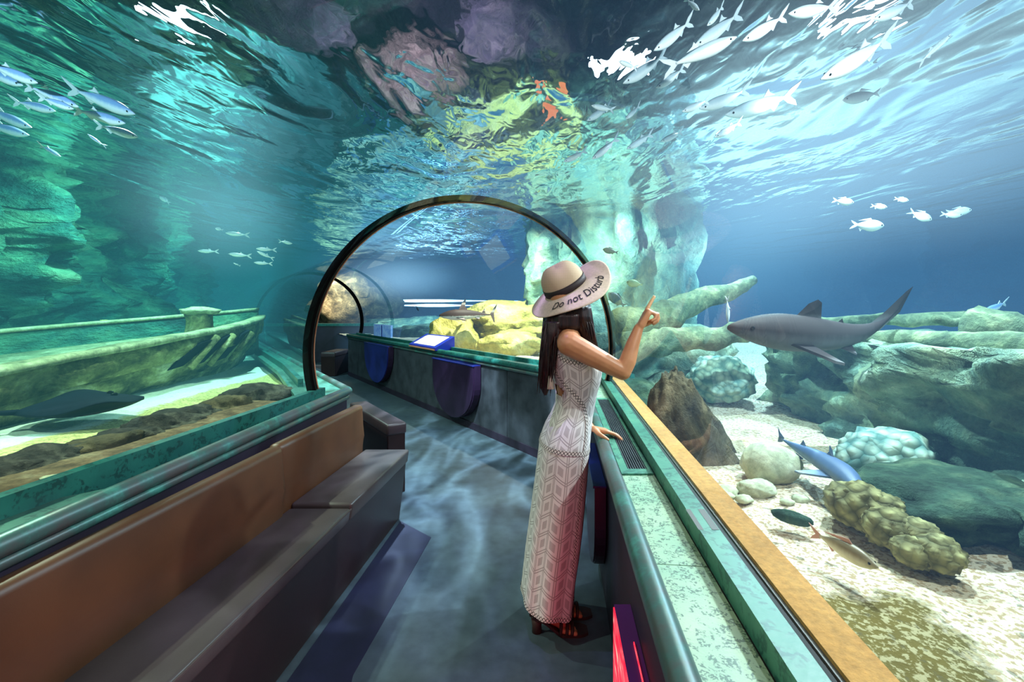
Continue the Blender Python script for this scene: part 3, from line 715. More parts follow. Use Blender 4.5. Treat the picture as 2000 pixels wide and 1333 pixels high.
for x, y, lab in ((1.5, 6.3, 'white floodlight above the water, just right of the tunnel top'), (-3.9, 5.4, 'white floodlight above the water at the top left'), (4.1, 5.4, 'white floodlight above the water at the top right')):
    fl = empty('floodlight', (x, y, 4.1), math.atan2(-x, y)); tag(fl, lab, 'floodlight', 'floodlights over the tanks')
    bm = bmesh.new(); box(bm, (-0.42, -0.05, -0.16), (0.42, 0.16, 0.16), 0.03); obj('housing', bm, 'ringblack', fl)
    bm = bmesh.new(); box(bm, (-0.38, -0.075, -0.13), (0.38, -0.05, 0.13), 0.01); obj('lens', bm, 'flood', fl)

# glowing clouds in the water : emission stands in for lamp-lit haze
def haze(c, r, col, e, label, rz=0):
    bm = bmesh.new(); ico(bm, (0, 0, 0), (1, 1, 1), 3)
    b = MB('glow_haze'); p = b.n('TexCoord').outputs['Object']
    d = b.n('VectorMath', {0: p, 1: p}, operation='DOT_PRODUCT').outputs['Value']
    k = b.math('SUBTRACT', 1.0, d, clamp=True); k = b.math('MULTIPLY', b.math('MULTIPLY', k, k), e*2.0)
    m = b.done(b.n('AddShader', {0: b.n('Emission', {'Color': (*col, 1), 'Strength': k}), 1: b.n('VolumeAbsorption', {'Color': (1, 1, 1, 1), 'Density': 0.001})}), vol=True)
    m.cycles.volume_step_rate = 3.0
    o = link('glow_haze', from_bm(bm), None, None, True); o.data.materials.append(m); o.location = c; o.scale = r; o.rotation_euler = (0, 0, rz)
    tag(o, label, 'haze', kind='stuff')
haze((2.5, 3.3, 2.75), (2.2, 2.9, 1.05), (0.80, 0.94, 1.0), 0.13, 'pale self-glowing haze under the surface of the right-hand tank')
haze((2.1, 4.4, 2.1), (1.1, 1.9, 0.9), (0.45, 0.80, 1.0), 0.10, 'bright blue-white glowing haze right of the arch')
haze((-3.0, 4.6, 2.55), (0.9, 1.3, 0.85), (0.65, 0.92, 1.0), 0.14, 'bluish-white shaft of glowing haze in the left-hand tank')
haze((-3.3, 13.2, 2.4), (2.2, 1.6, 0.9), (0.60, 0.78, 1.0), 0.22, 'whitish glow around the far lamp battens')
# ------------------------------------------------------------------ rocks, corals, wreck
def wz(x, y): return zr(x, y)
# big triangular rock by the right-hand glass
bm = rock_bm((0.40, 0.36, 0.52), 5, 0.22, 1.5, 21)
for v in bm.verts:
    t = max(0, min(1, (v.co.z+0.45)/0.95)); k = 1-0.62*t
    v.co.x = v.co.x*k-0.15*t+0.10; v.co.y = v.co.y*k+0.10*t
o = obj('boulder', bm, 'brownrock', None, True); o.location = (1.06, 2.72, 0.60); tag(o, 'large pointed brown rock standing close behind the right-hand glass', 'rock')
rock('boulder', (0.99, 3.75, 0.78), (0.26, 0.55, 0.16), 'greenrock', 'long low mossy rock behind the pointed brown rock, near the glass', seed=4, amp=0.25)
rock('boulder', (1.33, 3.95, 0.80), (0.20, 0.28, 0.15), 'blockrock', 'blue-green boulder on the sand between the mossy rock and the round coral', seed=6)
rock('boulder', (1.33, 2.33, 0.71), (0.155, 0.11, 0.105), 'palestone', 'smooth pale yellow-green boulder on the white gravel', seed=9, amp=0.12, freq=0.8, ridged=False, flat=-0.09)
rock('boulder', (1.17, 2.18, 0.645), (0.09, 0.06, 0.045), 'palestone', 'small pale stone in front of the smooth pale boulder', seed=10, amp=0.15)
for k, (x, y, r) in enumerate(((1.03, 2.19, 0.042), (1.00, 2.13, 0.03), (1.07, 2.10, 0.028), (1.25, 2.07, 0.022), (1.33, 2.10, 0.028))):
    rock('stone', (x, y, 0.63), (r*1.4, r, r*0.7), 'palestone', ('white shell-like stone at the foot of the pointed brown rock', 'small white stone left of the shell-like stone, against the ledge', 'small white stone in the gravel, right of the shell-like stone', 'tiny dark-edged stone below the smooth pale boulder', 'tiny stone at the right below the smooth pale boulder')[k], cat='stone', group='stones on the white gravel', seed=30+k, sub=3)
p = PZ(1548, 1012, 0.66)
rock('sea_cucumber', (p.x, p.y, 0.66), (0.075, 0.026, 0.026), 'greenrock', 'dark spotted sausage-shaped sea cucumber on the gravel above the tan fish', cat='sea cucumber', seed=40, amp=0.12, rot=(0, 0, -0.75), sub=4)
for k, (px, py, r, z) in enumerate(((1672, 985, 0.105, 0.71), (1722, 1000, 0.085, 0.70), (1738, 1033, 0.085, 0.69), (1700, 1020, 0.06, 0.67), (1792, 1048, 0.075, 0.69), (1830, 1080, 0.07, 0.68), (1782, 1078, 0.06, 0.67))):
    p = PZ(px, py, z)
    lab = ('topmost and largest olive brain coral of the row', 'olive brain coral with a dark hollow, second of the row', 'olive brain coral in the middle of the row, bulging forward', 'small olive coral knob at the left foot of the row',
           'olive coral knob near the lower end of the row', 'round olive coral at the lowest right end of the row', 'small olive coral tucked below the lower knobs')[k]
    rock('brain_coral', (p.x, p.y, z), (r, r, r*0.8), 'coralO', lab, cat='coral', group='olive brain corals on the gravel', seed=50+k, amp=0.10, ridged=False, lumps=9)
rock('boulder', (1.86, 1.95, 0.68), (0.42, 0.30, 0.13), 'greenrock', 'flat dark green rock lying behind the olive brain corals', seed=60, amp=0.3)
rock('boulder', (2.05, 1.62, 0.70), (0.26, 0.22, 0.11), 'greenrock', 'dark green rock with pale patches at the right edge', seed=63, amp=0.3)
p = PZ(1768, 935, 0.66)
rock('coral_mound', (p.x, p.y+0.12, 0.70), (0.23, 0.18, 0.17), 'coralP', 'pale green knobbly coral mound on the white sand at the right', cat='coral', seed=66, amp=0.18, lumps=8)
rock('coral_mound', (1.93, 4.2, 0.86), (0.27, 0.24, 0.20), 'coralP', 'round pale-topped coral left of the big sunken block', cat='coral', seed=68, amp=0.18, lumps=8)
rock('coral_mound', (2.3, 1.75, 0.72), (0.20, 0.2, 0.12), 'coralP', 'teal coral mound at the far right edge of the sand', cat='coral', seed=69, amp=0.2, lumps=8)
# big sunken block with logs on top
bm = bmesh.new(); box(bm, (-0.9, -1.75, -0.42), (0.9, 1.75, 0.42))
bmesh.ops.subdivide_edges(bm, edges=bm.edges[:], cuts=30, use_grid_fill=True)
for v in bm.verts:
    q = V((v.co.x, v.co.y, v.co.z))
    h = noise.fractal(q*1.6, 0.9, 2, 5); r = 0.5-abs(noise.fractal(q*2.4+V((7, 1, 3)), 0.8, 2, 4))*1.8
    v.co += V((q.x/0.9, q.y/1.75*0.4, q.z/0.42*0.35))*(0.16*h+0.16*r)
    v.co.x += 0.10*(v.co.z)*-1*(1 if q.x < 0 else 0)
o = obj('sunken_block', bm, 'blockrock', None, True); o.location = (3.13, 2.35, 0.86); o.rotation_euler = (0, 0, -0.06); tag(o, 'big teal encrusted block sunk in the right-hand tank', 'rock')
def log(a, b, r0, r1, mat, label, seed, cat='log', name='log', seg=16, n=24):
    bm = bmesh.new(); a, b = V(a), V(b); d = (b-a)
    tube(bm, [a+d*k/n+V((0.04*math.sin(k*0.5+seed), 0, 0.03*noise.noise(V((k*0.3, seed, 0))))) for k in range(n+1)], [(r0+(r1-r0)*k/n)*(1+0.25*noise.noise(V((k*0.45, seed*2, 3)))) for k in range(n+1)], seg)
    for v in bm.verts: v.co += V((1, 1, 1))*0.15*min(r0, r1)*noise.fractal(v.co*9, 0.9, 2, 3)
    return tag(obj(name, bm, mat, None, True), label, cat)
log((2.05, 3.7, 1.30), (2.75, 2.0, 1.33), 0.05, 0.07, 'log', 'long mossy log lying along the front top edge of the sunken block', 1)
log((2.0, 3.55, 1.40), (3.15, 3.2, 1.44), 0.035, 0.05, 'log', 'pale yellow-green log on the sunken block, behind the spotted shark', 2)
log((2.65, 2.85, 1.44), (3.3, 2.9, 1.40), 0.03, 0.03, 'log', 'thin straight pole lying to the right of the shark tail', 3)
log((2.75, 2.7, 1.40), (3.2, 1.9, 1.33), 0.11, 0.12, 'log', 'thick knobbly stump at the right end of the sunken block', 4)
log((0.98, 4.1, 1.30), (2.35, 4.35, 1.79), 0.19, 0.045, 'log', 'heavy dark beam of driftwood rising to the right beside the pointing hand', 5)
log((0.95, 3.9, 1.18), (2.1, 3.75, 1.33), 0.13, 0.07, 'log', 'level mossy driftwood trunk running below the heavy beam to the shark', 6)
rock('boulder', (1.55, 4.9, 1.0), (0.75, 0.5, 0.34), 'blockrock', 'dark teal rock shelf behind the driftwood', seed=71, amp=0.25)
rock('boulder', (1.25, 6.4, 1.1), (0.6, 0.7, 0.5), 'palecliff', 'yellow-green rock in front of the tall pillar', seed=73, amp=0.25)
# tall pillar rock at the right behind the arch
rock('rock_pillar', (2.05, 7.9, 2.1), (1.0, 1.1, 2.3), 'palecliff', 'tall pale green rock pillar rising to the surface right of the arch', cat='rock', seed=75, amp=0.35, freq=1.8, sub=5)
rock('rock_pillar', (0.95, 8.6, 2.6), (0.7, 0.9, 1.2), 'palecliff', 'green rock overhang by the pillar, over the arch', cat='rock', seed=77, amp=0.35, freq=1.8, sub=5)
# yellow rocks below the black-tipped shark
rock('boulder', (0.45, 8.5, 1.08), (1.45, 0.9, 0.55), 'yellowrock', 'long yellow rock under the black-tipped shark', seed=80, amp=0.30, freq=1.6, sub=5)
rock('boulder', (-1.02, 7.75, 1.02), (0.42, 0.36, 0.42), 'yellowrock', 'rounded yellow rock at the left end of the long yellow rock', seed=82, amp=0.25)
rock('boulder', (0.0, 7.2, 0.92), (0.5, 0.35, 0.24), 'yellowrock', 'lower yellow rock in front of the long yellow rock', seed=84, amp=0.3)
rock('boulder', (-2.2, 11.5, 0.85), (0.8, 0.5, 0.25), 'greenrock', 'low dark stones on the far sand behind the blue desk sign', seed=86, amp=0.3)
rock('boulder', (-2.6, 14.5, 0.9), (2.2, 0.8, 0.35), 'blockrock', 'long blue-green ridge of rock far behind the signs', seed=87, amp=0.3)
rock('boulder', (-5.2, 15.2, 1.6), (1.5, 1.2, 1.0), 'brownrock', 'grey-brown boulder seen through the distant arch', seed=88, amp=0.3)
# left tank : row of dark rocks behind the ledge
labs = ['black rock at the near left end of the row by the glass', 'second dark rock of the row by the left glass', 'third rock of the left row, charcoal and craggy', 'greyish shell-crusted rock in the left row',
        'fifth rock of the left row, dark brown', 'sixth dark rock of the left row, long and low', 'seventh dark rock of the left row', 'eighth rock of the left row, pale grey crusted', 'last and biggest black rock of the left row, near the arch']
for k, (px, py, r) in enumerate(((-10, 940, 0.15), (62, 918, 0.15), (125, 905, 0.12), (185, 888, 0.15), (245, 868, 0.14), (310, 845, 0.17), (370, 822, 0.16), (430, 805, 0.17), (495, 782, 0.22))):
    p = PZ(px, py, 0.84)
    rock('boulder', (p.x, p.y, 0.845), (r*1.25, r*0.75, r*0.50), 'brownrock' if k in (3, 7) else 'blackrock', labs[k], group='dark rocks along the left glass', seed=100+k, amp=0.3, rot=(0, 0, 1.1), sub=4)
for k, (px, py) in enumerate(((105, 934), (335, 868), (68, 955))):
    p = PZ(px, py, 0.878)
    rock('pebble', (p.x, p.y, 0.880), (0.045, 0.028, 0.008), 'palestone', ('flat pale pebble on the brown ledge at the left', 'flat pale pebble on the brown ledge nearer the arch', 'flat pale pebble closest to the teal curb')[k], cat='pebble', group='pale pebbles on the left ledge', seed=120+k, sub=3)
# sunken boat hull
wr = empty('shipwreck', (-3.2, 4.0, 0.72)); tag(wr, 'sunken wooden boat hull, overgrown, along the left-hand tank', 'shipwreck')
def wpart(name, bm, mat, smooth=True): return cpart(wr, name, bm, mat, smooth)
def topz(y): return 0.93+0.072*y
def hx(y): t = max(0, (y-4.6)/2.4); return -3.08-0.72*t*t
def strake(zt, zb, out_t, out_b, th, y0=0.2, y1=6.4, n=60, amp=0.03, seed=0):
    bm = bmesh.new(); rings = []
    for i in range(n+1):
        y = y0+(y1-y0)*i/n; x = hx(y); t = topz(y); f = max(0.02, 1-max(0, (y-5.2)/1.2)**2*0.8)
        j = amp*noise.fractal(V((y*2.2, seed, 0)), 1, 2, 3); j2 = amp*noise.fractal(V((y*2.2, seed, 9)), 1, 2, 3)
        zb_ = max(0.60, t+zb) if zb > -0.5 else 0.60
        m = ((t+zt)+zb_)/2
        rings.append([V((x+out_t+j, y, t+zt)), V((x+(out_t+out_b)/2+j2+0.01, y, m)), V((x+out_b+j, y, zb_)), V((x+out_b-th, y, zb_)), V((x+out_t-th, y, t+zt))])
    loft(bm, rings)
    for v in bm.verts: v.co += V((1, 0.3, 0.6))*0.02*noise.fractal(v.co*6, 0.9, 2, 3)
    return bm
wpart('upper_strake', strake(0.0, -0.21, 0.0, -0.03, 0.07, seed=1), 'wood')
wpart('lower_strake', strake(-0.19, -0.42, -0.05, -0.16, 0.06, seed=2), 'wood')
wpart('hull_side', strake(-0.40, -1.0, -0.18, -0.40, 0.06, seed=3), 'wood')
bm = strake(0.03, -0.02, 0.02, 0.02, 0.13, seed=4, amp=0.015); wpart('gunwale', bm, 'plank')
bm = bmesh.new(); rings = []
for i in range(41):
    y = 0.2+6.2*i/40; t = topz(y)-0.10; x0 = hx(y)-0.04; w = 1.25*max(0.03, 1-max(0, (y-3.1)/3.3)**1.6)
    rings.append([V((x0, y, t)), V((x0-w, y, t+0.02)), V((x0-w, y, t-0.04)), V((x0, y, t-0.06))])
loft(bm, rings); wpart('deck', bm, 'plank')
bm = bmesh.new(); rings = []
for i in range(41):
    y = 0.2+6.2*i/40; t = topz(y); w = 1.25*max(0.03, 1-max(0, (y-3.1)/3.3)**1.6); x0 = hx(y)-0.04-w
    rings.append([V((x0, y, t+0.10)), V((x0-0.07, y, t+0.10)), V((x0-0.07, y, t-0.5)), V((x0, y, t-0.5))])
loft(bm, rings); wpart('far_bulwark', bm, 'cliffL')
bm = bmesh.new(); rings = []
for i in range(41):
    y = 0.2+6.2*i/40; t = topz(y)+0.10; w = 1.25*max(0.03, 1-max(0, (y-3.1)/3.3)**1.6); x0 = hx(y)-0.03-w
    rings.append([V((x0, y, t+0.03)), V((x0-0.10, y, t+0.03)), V((x0-0.10, y, t)), V((x0, y, t))])
loft(bm, rings); wpart('far_gunwale', bm, 'plank')
for k, (y, h) in enumerate(((3.4, 0.12), (4.55, 0.14))):
    bm = bmesh.new(); x = hx(y)-1.0; tube(bm, [(x, y, topz(y)-0.1), (x, y, topz(y)+h)], 0.03, 8); wpart('stanchion', bm, 'wood')
for k, (y, w) in enumerate(((4.45, 0.22), (4.80, 0.15), (5.2, 0.17))):       # broken openings : dark slabs stand in for the shade inside, between slanted ribs
    bm = bmesh.new(); x = hx(y)-0.015
    pts = [(x+0.02, y, 1.17+0.02*k), (x-0.0+0.02, y+w, 1.20+0.03*k), (x-0.09, y+w*0.7-0.24, 0.96), (x-0.09, y-0.28, 0.94)]
    lo = [bm.verts.new(V(p)+V((0.035, 0, 0))) for p in pts]; hi = [bm.verts.new(V(p)-V((0.03, 0, 0))) for p in pts]
    bm.faces.new(lo); bm.faces.new(hi[::-1])
    for i in range(4): bm.faces.new((lo[i], hi[i], hi[(i+1) % 4], lo[(i+1) % 4]))
    wpart('hull_gap_shade', bm, 'ray', False)
    bm = bmesh.new(); tube(bm, [(x+0.06, y+w+0.02, 1.22), (x-0.02, y+w-0.26, 0.93)], [0.035, 0.03], 8); wpart('rib', bm, 'wood')
bm = bmesh.new()
px_, py_ = -3.46, 5.05
tube(bm, [(px_, py_, 1.15), (px_, py_, 1.25), (px_, py_, 1.38), (px_, py_, 1.45)], [0.15, 0.13, 0.125, 0.14], 20)
for v in bm.verts: v.co += V((1, 1, 0.3))*0.03*noise.fractal(v.co*8, 0.9, 2, 3)
ms = obj('mast_stump', bm, 'wood', None, True); tag(ms, 'short round post with a flared top rising from the wreck deck', 'post')
bm = bmesh.new(); ico(bm, (px_, py_, 1.48), (0.19, 0.19, 0.05), 3, lambda d: 1+0.25*noise.fractal(d*2.5, 0.9, 2, 3)); obj('flared_cap', bm, 'plank', ms, True)
# ------------------------------------------------------------------ fish
def fish_parts(kind):
    """local frame: nose at +0.5 on X, tail tip at -0.5, Z up, unit length. returns [(part, mesh, material, smooth)]"""
    K = dict(
        silver=dict(h=0.092, w=0.058, peak=0.62, body='silver', fin='fin', fork=0.13, tl=0.20, dors=(0.02, 0.16, 0.07), pec=0.09, bend=0.02),
        bluesilver=dict(h=0.088, w=0.055, peak=0.60, body='bluesilver', fin='fin', fork=0.12, tl=0.19, dors=(0.0, 0.15, 0.06), pec=0.09, bend=0.02),
        deep=dict(h=0.20, w=0.085, peak=0.60, body='silver', fin='fin', fork=0.15, tl=0.20, dors=(0.12, 0.40, 0.06), pec=0.10, bend=0.01),
        dark=dict(h=0.19, w=0.08, peak=0.58, body='darkfish', fin='darkfish', fork=0.13, tl=0.16, dors=(0.20, 0.48, 0.05), pec=0.08, bend=0.01),
        green=dict(h=0.23, w=0.08, peak=0.58, body='greenfish', fin='greenfish', fork=0.10, tl=0.15, dors=(0.20, 0.48, 0.05), pec=0.08, bend=0.01),
        tan=dict(h=0.125, w=0.085, peak=0.66, body='tanfish', fin='finfork', fork=0.11, tl=0.17, dors=(0.15, 0.42, 0.05), pec=0.11, bend=0.03),
        brown=dict(h=0.12, w=0.07, peak=0.6, body='brownfish', fin='brownfish', fork=0.09, tl=0.16, dors=(0.10, 0.35, 0.05), pec=0.08, bend=0.02),
    )[kind]
    out = []
    xe = -0.5+K['tl']
    def sp(x): return K['bend']*math.sin((0.5-x)*5.0)*(0.5-x)      # lateral swim curve
    bm = bmesh.new(); rings = []; N = 22
    for i in range(N+1):
        t = i/N; x = 0.5-(0.5-xe)*t
        a = t/ (1-K['peak']+0.0)
        pr_ = math.sin(min(1, t/0.42)*math.pi/2)**0.75 if t < 0.42 else max(0.0, math.cos((t-0.42)/0.58*math.pi/2))**0.85
        h = max(0.006, K['h']*pr_, K['h']*0.22 if t > 0.5 else 0); w = max(0.005, K['w']*pr_, K['w']*0.12 if t > 0.5 else 0)
        zc = -0.012*math.sin(t*math.pi)
        rings.append([V((x, sp(x)+w*math.cos(q), zc+h*math.sin(q))) for q in [2*math.pi*k/14 for k in range(14)]])
    loft(bm, rings); out.append(('body', from_bm(bm), K['body'], True))
    def fin(pts, th=0.004, y0=0.0, M=None):
        bm = bmesh.new()
        a = [bm.verts.new((x, sp(x)+y0+th, z)) for x, z in pts]; b = [bm.verts.new((x, sp(x)+y0-th, z)) for x, z in pts]
        bm.faces.new(a); bm.faces.new(b[::-1]); n = len(pts)
        for i in range(n): bm.faces.new((a[i], b[i], b[(i+1) % n], a[(i+1) % n]))
        if M is not None:
            for v in bm.verts: v.co = M @ v.co
        return from_bm(bm)
    f = K['fork']; hb = K['h']*0.2
    out.append(('tail_fin', fin([(xe+0.02, hb), (xe-0.06, f*0.62), (-0.5, f*1.05), (-0.455, f*0.55), (xe-0.065, 0.0), (-0.455, -f*0.5), (-0.49, -f), (xe-0.06, -f*0.6), (xe+0.02, -hb)]), K['fin'], False))
    a, l, hh = K['dors']; top = K['h']*0.92
    out.append(('dorsal_fin', fin([(a, top*0.93), (a-0.05, top+hh), (a-l*0.5, top+hh*0.35), (a-l, top*0.80)]), K['fin'], False))
    out.append(('anal_fin', fin([(-0.10, -K['h']*0.72), (-0.16, -K['h']*0.9-hh*0.5), (-0.22, -K['h']*0.5)]), K['fin'], False))
    for s in (1, -1):
        M = Matrix.Translation((0.24, s*K['w']*0.8, -K['h']*0.35)) @ Matrix.Rotation(s*0.6, 4, 'Z') @ Matrix.Rotation(-s*0.7, 4, 'X')
        p = K['pec']; bm = bmesh.new()
        sh = [(0, 0), (-p*0.3, 0.025), (-p*1.1, 0.01), (-p*0.95, -0.03), (-p*0.2, -0.03)]
        A_ = [bm.verts.new(M @ V((x, 0.003, z))) for x, z in sh]; B_ = [bm.verts.new(M @ V((x, -0.003, z))) for x, z in sh]
        bm.faces.new(A_); bm.faces.new(B_[::-1])
        for i in range(5): bm.faces.new((A_[i], B_[i], B_[(i+1) % 5], A_[(i+1) % 5]))
        out.append(('pectoral_fin', from_bm(bm), K['fin'], False))
        bm = bmesh.new(); e = K['h']*0.14
        ico(bm, (0.415, s*K['w']*0.52, K['h']*0.12), (e, e*0.6, e), 2); out.append(('eye', from_bm(bm), 'eye', True))
    return out
PROTO = {}
def put(kind, name, H, T, label, cat='fish', group=None, up=None, parts_fn=None, full=True):
    H, T = V(H), V(T); ax = (H-T); Ln = ax.length; x = ax/Ln
    u = V(up) if up else V((0, -0.35, 1))
    y = u.cross(x).normalized(); z = x.cross(y)
    M = Matrix((x*Ln, y*Ln, z*Ln)).transposed().to_4x4(); M.translation = (H+T)/2
    if kind not in PROTO: PROTO[kind] = (parts_fn or fish_parts)(kind); first = True
    else: first = False
    root = bpy.data.objects.new(name, None); C.objects.link(root); root.matrix_world = M; root.empty_display_size = 0.1
    for pn, me, mt, sm in PROTO[kind]:
        if not full and pn in ('eye', 'anal_fin', 'pectoral_fin'): continue
        o = bpy.data.objects.new(pn, me); C.objects.link(o); o.parent = root
        if len(me.materials) == 0:
            me.materials.append(MAT[mt])
            if sm:
                for p in me.polygons: p.use_smooth = True
    return tag(root, label, cat, group)
def near(px, py, zs, ymax=4.5):
    if py >= HZ-20: return ymax
    return min(ymax, F*(zs-CAMZ)/(HZ-py))
G1 = 'silver fish of the school at upper right'
UR = [  # head px, tail px, level, label
    ((1277, 99), (1357, 36), 'slim silver fish at upper right, just left of the forked-tail fish'),
    ((1356, 90), (1455, 20), 'silver fish with a wide forked tail, diving left near the top right'),
    ((1439, 72), (1290, 137), 'largest pale fish of the upper right school, swimming up to the right'),
    ((1281, 172), (1342, 130), 'silver fish directly below the tail of the largest pale fish'),
    ((1217, 163), (1308, 102), 'silver fish left of the largest pale fish, diving left'),
    ((1208, 119), (1247, 134), 'small stubby silver fish above the bright rim at upper right'),
    ((1155, 206), (1202, 216), 'short silver fish crossing over another at the left of the school'),
    ((1146, 236), (1197, 202), 'silver fish under the short crossing fish, left of the school'),
    ((1332, 218), (1388, 194), 'silver fish whose tail overlaps the broad white fish'),
    ((1366, 213), (1470, 172), 'broad white fish in the middle of the upper right school'),
    ((1416, 225), (1564, 182), 'long silver fish with spread tail to the right of the broad white fish'),
    ((1156, 311), (1211, 266), 'lower silver fish diving left, nearest above the arch'),
    ((1224, 291), (1278, 259), 'silver fish second from the left in the lowest row of the school'),
    ((1291, 276), (1336, 256), 'pale silver fish third in the lowest row of the school'),
    ((1450, 80), (1542, 26), 'faint silver fish right of the largest pale fish'),
    ((1540, 27), (1642, 10), 'bright silver fish at the very top, right of the middle'),
    ((1381, 50), (1416, 8), 'slim fish cut by the top edge, left of the wide forked tail'),
    ((1603, 155), (1752, 68), 'long slender silver fish diving left over the glitter at right'),
    ((1858, 66), (1790, 128), 'silver fish swimming up to the right over the glitter'),
    ((1706, 38), (1792, 1), 'white fish near the top edge at far right'),
    ((1101, 316), (1149, 292), 'silver fish lowest and leftmost of the school, above the arch'),
    ((1366, 20), (1338, -4), 'small fish at the top edge heading down right'),
    ((1222, 232), (1252, 204), 'thin faint silver fish between the two left pairs'),
    ((1395, 268), (1452, 236), 'faint greenish silver fish below the long spread-tail fish'),
]
for k, (h, t, lab) in enumerate(UR):
    my = (h[1]+t[1])/2; zs = 2.62+0.12*math.sin(k*2.1); Y = near(0, my, zs, 3.9)
    put('silver', 'silver_fish', P(*h, Y*0.985), P(*t, Y*1.015), lab, group=G1, up=(0, -0.6, 0.9))
put('brown', 'brown_fish', P(1645, 196, 2.9), P(1722, 180, 2.95), 'faint brownish fish above the glitter at upper right')
put('brown', 'brown_fish', P(1347, 188, 3.3), P(1312, 172, 3.35), 'small dark brownish fish under the largest pale fish')
G2 = 'pale fish near the bright glitter at right'
for h, t, lab in [((1668, 396), (1625, 391), 'small pale fish leftmost below the glitter'), ((1733, 405), (1700, 402), 'small pale fish second from left below the glitter'),
                  ((1820, 430), (1774, 412), 'pale fish with raised tail below the glitter'), ((1898, 410), (1846, 416), 'rightmost pale fish below the glitter'),
                  ((1880, 420), (1836, 418), 'pale fish half hidden behind the rightmost one'), ((1727, 441), (1660, 439), 'long pale fish lowest below the glitter'), ((1775, 392), (1746, 388), 'faint pale fish highest below the glitter')]:
    put('deep', 'pale_fish', P(*h, 3.0), P(*t, 3.05), lab, group=G2)
put('dark', 'dark_fish', P(1177, 487, 3.4), P(1208, 494, 3.4), 'dark blue fish just right of the hat, beyond the arch')
put('green', 'green_fish', P(1223, 551, 3.3), P(1257, 557, 3.3), 'dark green fish between the hat and the pointing hand')
put('dark', 'dark_fish', P(1188, 572, 4.4), P(1222, 600, 4.5), 'dark blue fish low beside the hat brim, behind the driftwood')
put('deep', 'pale_fish', P(1146, 523, 6.4), P(1131, 515, 6.4), 'tiny pale blue fish inside the arch above the hat', full=False)
put('bluesilver', 'blue_fish', P(1922, 608, 3.2), P(1970, 590, 3.3), 'faint blue fish alone in the deep blue at right')
put('silver', 'pale_fish', P(1422, 632, 3.3), P(1421, 578, 3.3), 'thin pale fish hanging head down under the driftwood beam')
put('silver', 'pale_fish', P(1945, 700, 2.6), P(1985, 697, 2.7), 'small white fish over the stump at the right edge')
p1_, p2_ = P(1716, 1110, 1.38), P(1584, 1036, 1.62)
put('tan', 'tan_fish', p1_, p2_, 'tan fish with reddish tail close over the white gravel at lower right')
put('dark', 'dark_fish', P(818, 608, 8.5), P(812, 597, 8.5), 'tiny dark fish below the glowing battens', full=False)
G3 = 'blue-silver fish of the school at upper left'
UL = [((74, 162), (-30, 122), 'highest blue-silver fish of the left school, cut by the edge'), ((45, 167), (-60, 122), 'blue-silver fish just under the highest one, cut by the edge'),
      ((154, 209), (44, 163), 'long blue-silver fish in the middle of the left school'), ((144, 213), (72, 188), 'blue-silver fish shadowing the long middle one from below'),
      ((108, 217), (22, 196), 'dim blue fish under the middle of the left school'), ((264, 223), (128, 168), 'blue-silver fish with widely forked tail, right of the left school'),
      ((245, 241), (140, 212), 'bright blue-silver fish below the fork-tailed one'), ((270, 268), (184, 242), 'slim silver fish with raised tail, lowest right of the left school'),
      ((62, 249), (-40, 208), 'bright fish low at the left edge'), ((57, 264), (-40, 238), 'dim blue fish lowest at the left edge'),
      ((171, 262), (208, 288), 'small fish heading up left under the left school'), ((119, 306), (76, 282), 'small blue fish lowest of the left school')]
for k, (h, t, lab) in enumerate(UL):
    my = (h[1]+t[1])/2; Y = near(0, my, 2.60+0.1*math.sin(k*1.7), 3.2)
    put('bluesilver', 'silver_fish', P(*h, Y), P(*t, Y*1.01), lab, group=G3, up=(0, -0.6, 0.9))
G4 = 'small pale fish in the left tank near the arch'
for h, t, lab in [((311, 383), (332, 398), 'small pale fish alone in the middle of the left tank'), ((440, 455), (488, 460), 'pale fish beside a white speck, top of the small group'), ((571, 476), (544, 471), 'small pale fish nearest the arch'),
                  ((386, 490), (428, 492), 'leftmost pale fish of the small group'), ((446, 496), (492, 501), 'pale fish in the centre of the small group'), ((500, 486), (541, 489), 'upper of two crossing pale fish'),
                  ((502, 491), (536, 507), 'lower of two crossing pale fish, nose up'), ((496, 513), (533, 516), 'lowest pale fish of the small group'), ((456, 514), (470, 520), 'tiny pale fish under the centre of the group'), ((420, 446), (436, 450), 'round white speck of a fish, left of the top fish')]:
    put('deep' if h[0] in (420, 311) else 'silver', 'pale_fish', P(*h, 4.6), P(*t, 4.65), lab, group=G4, full=False)
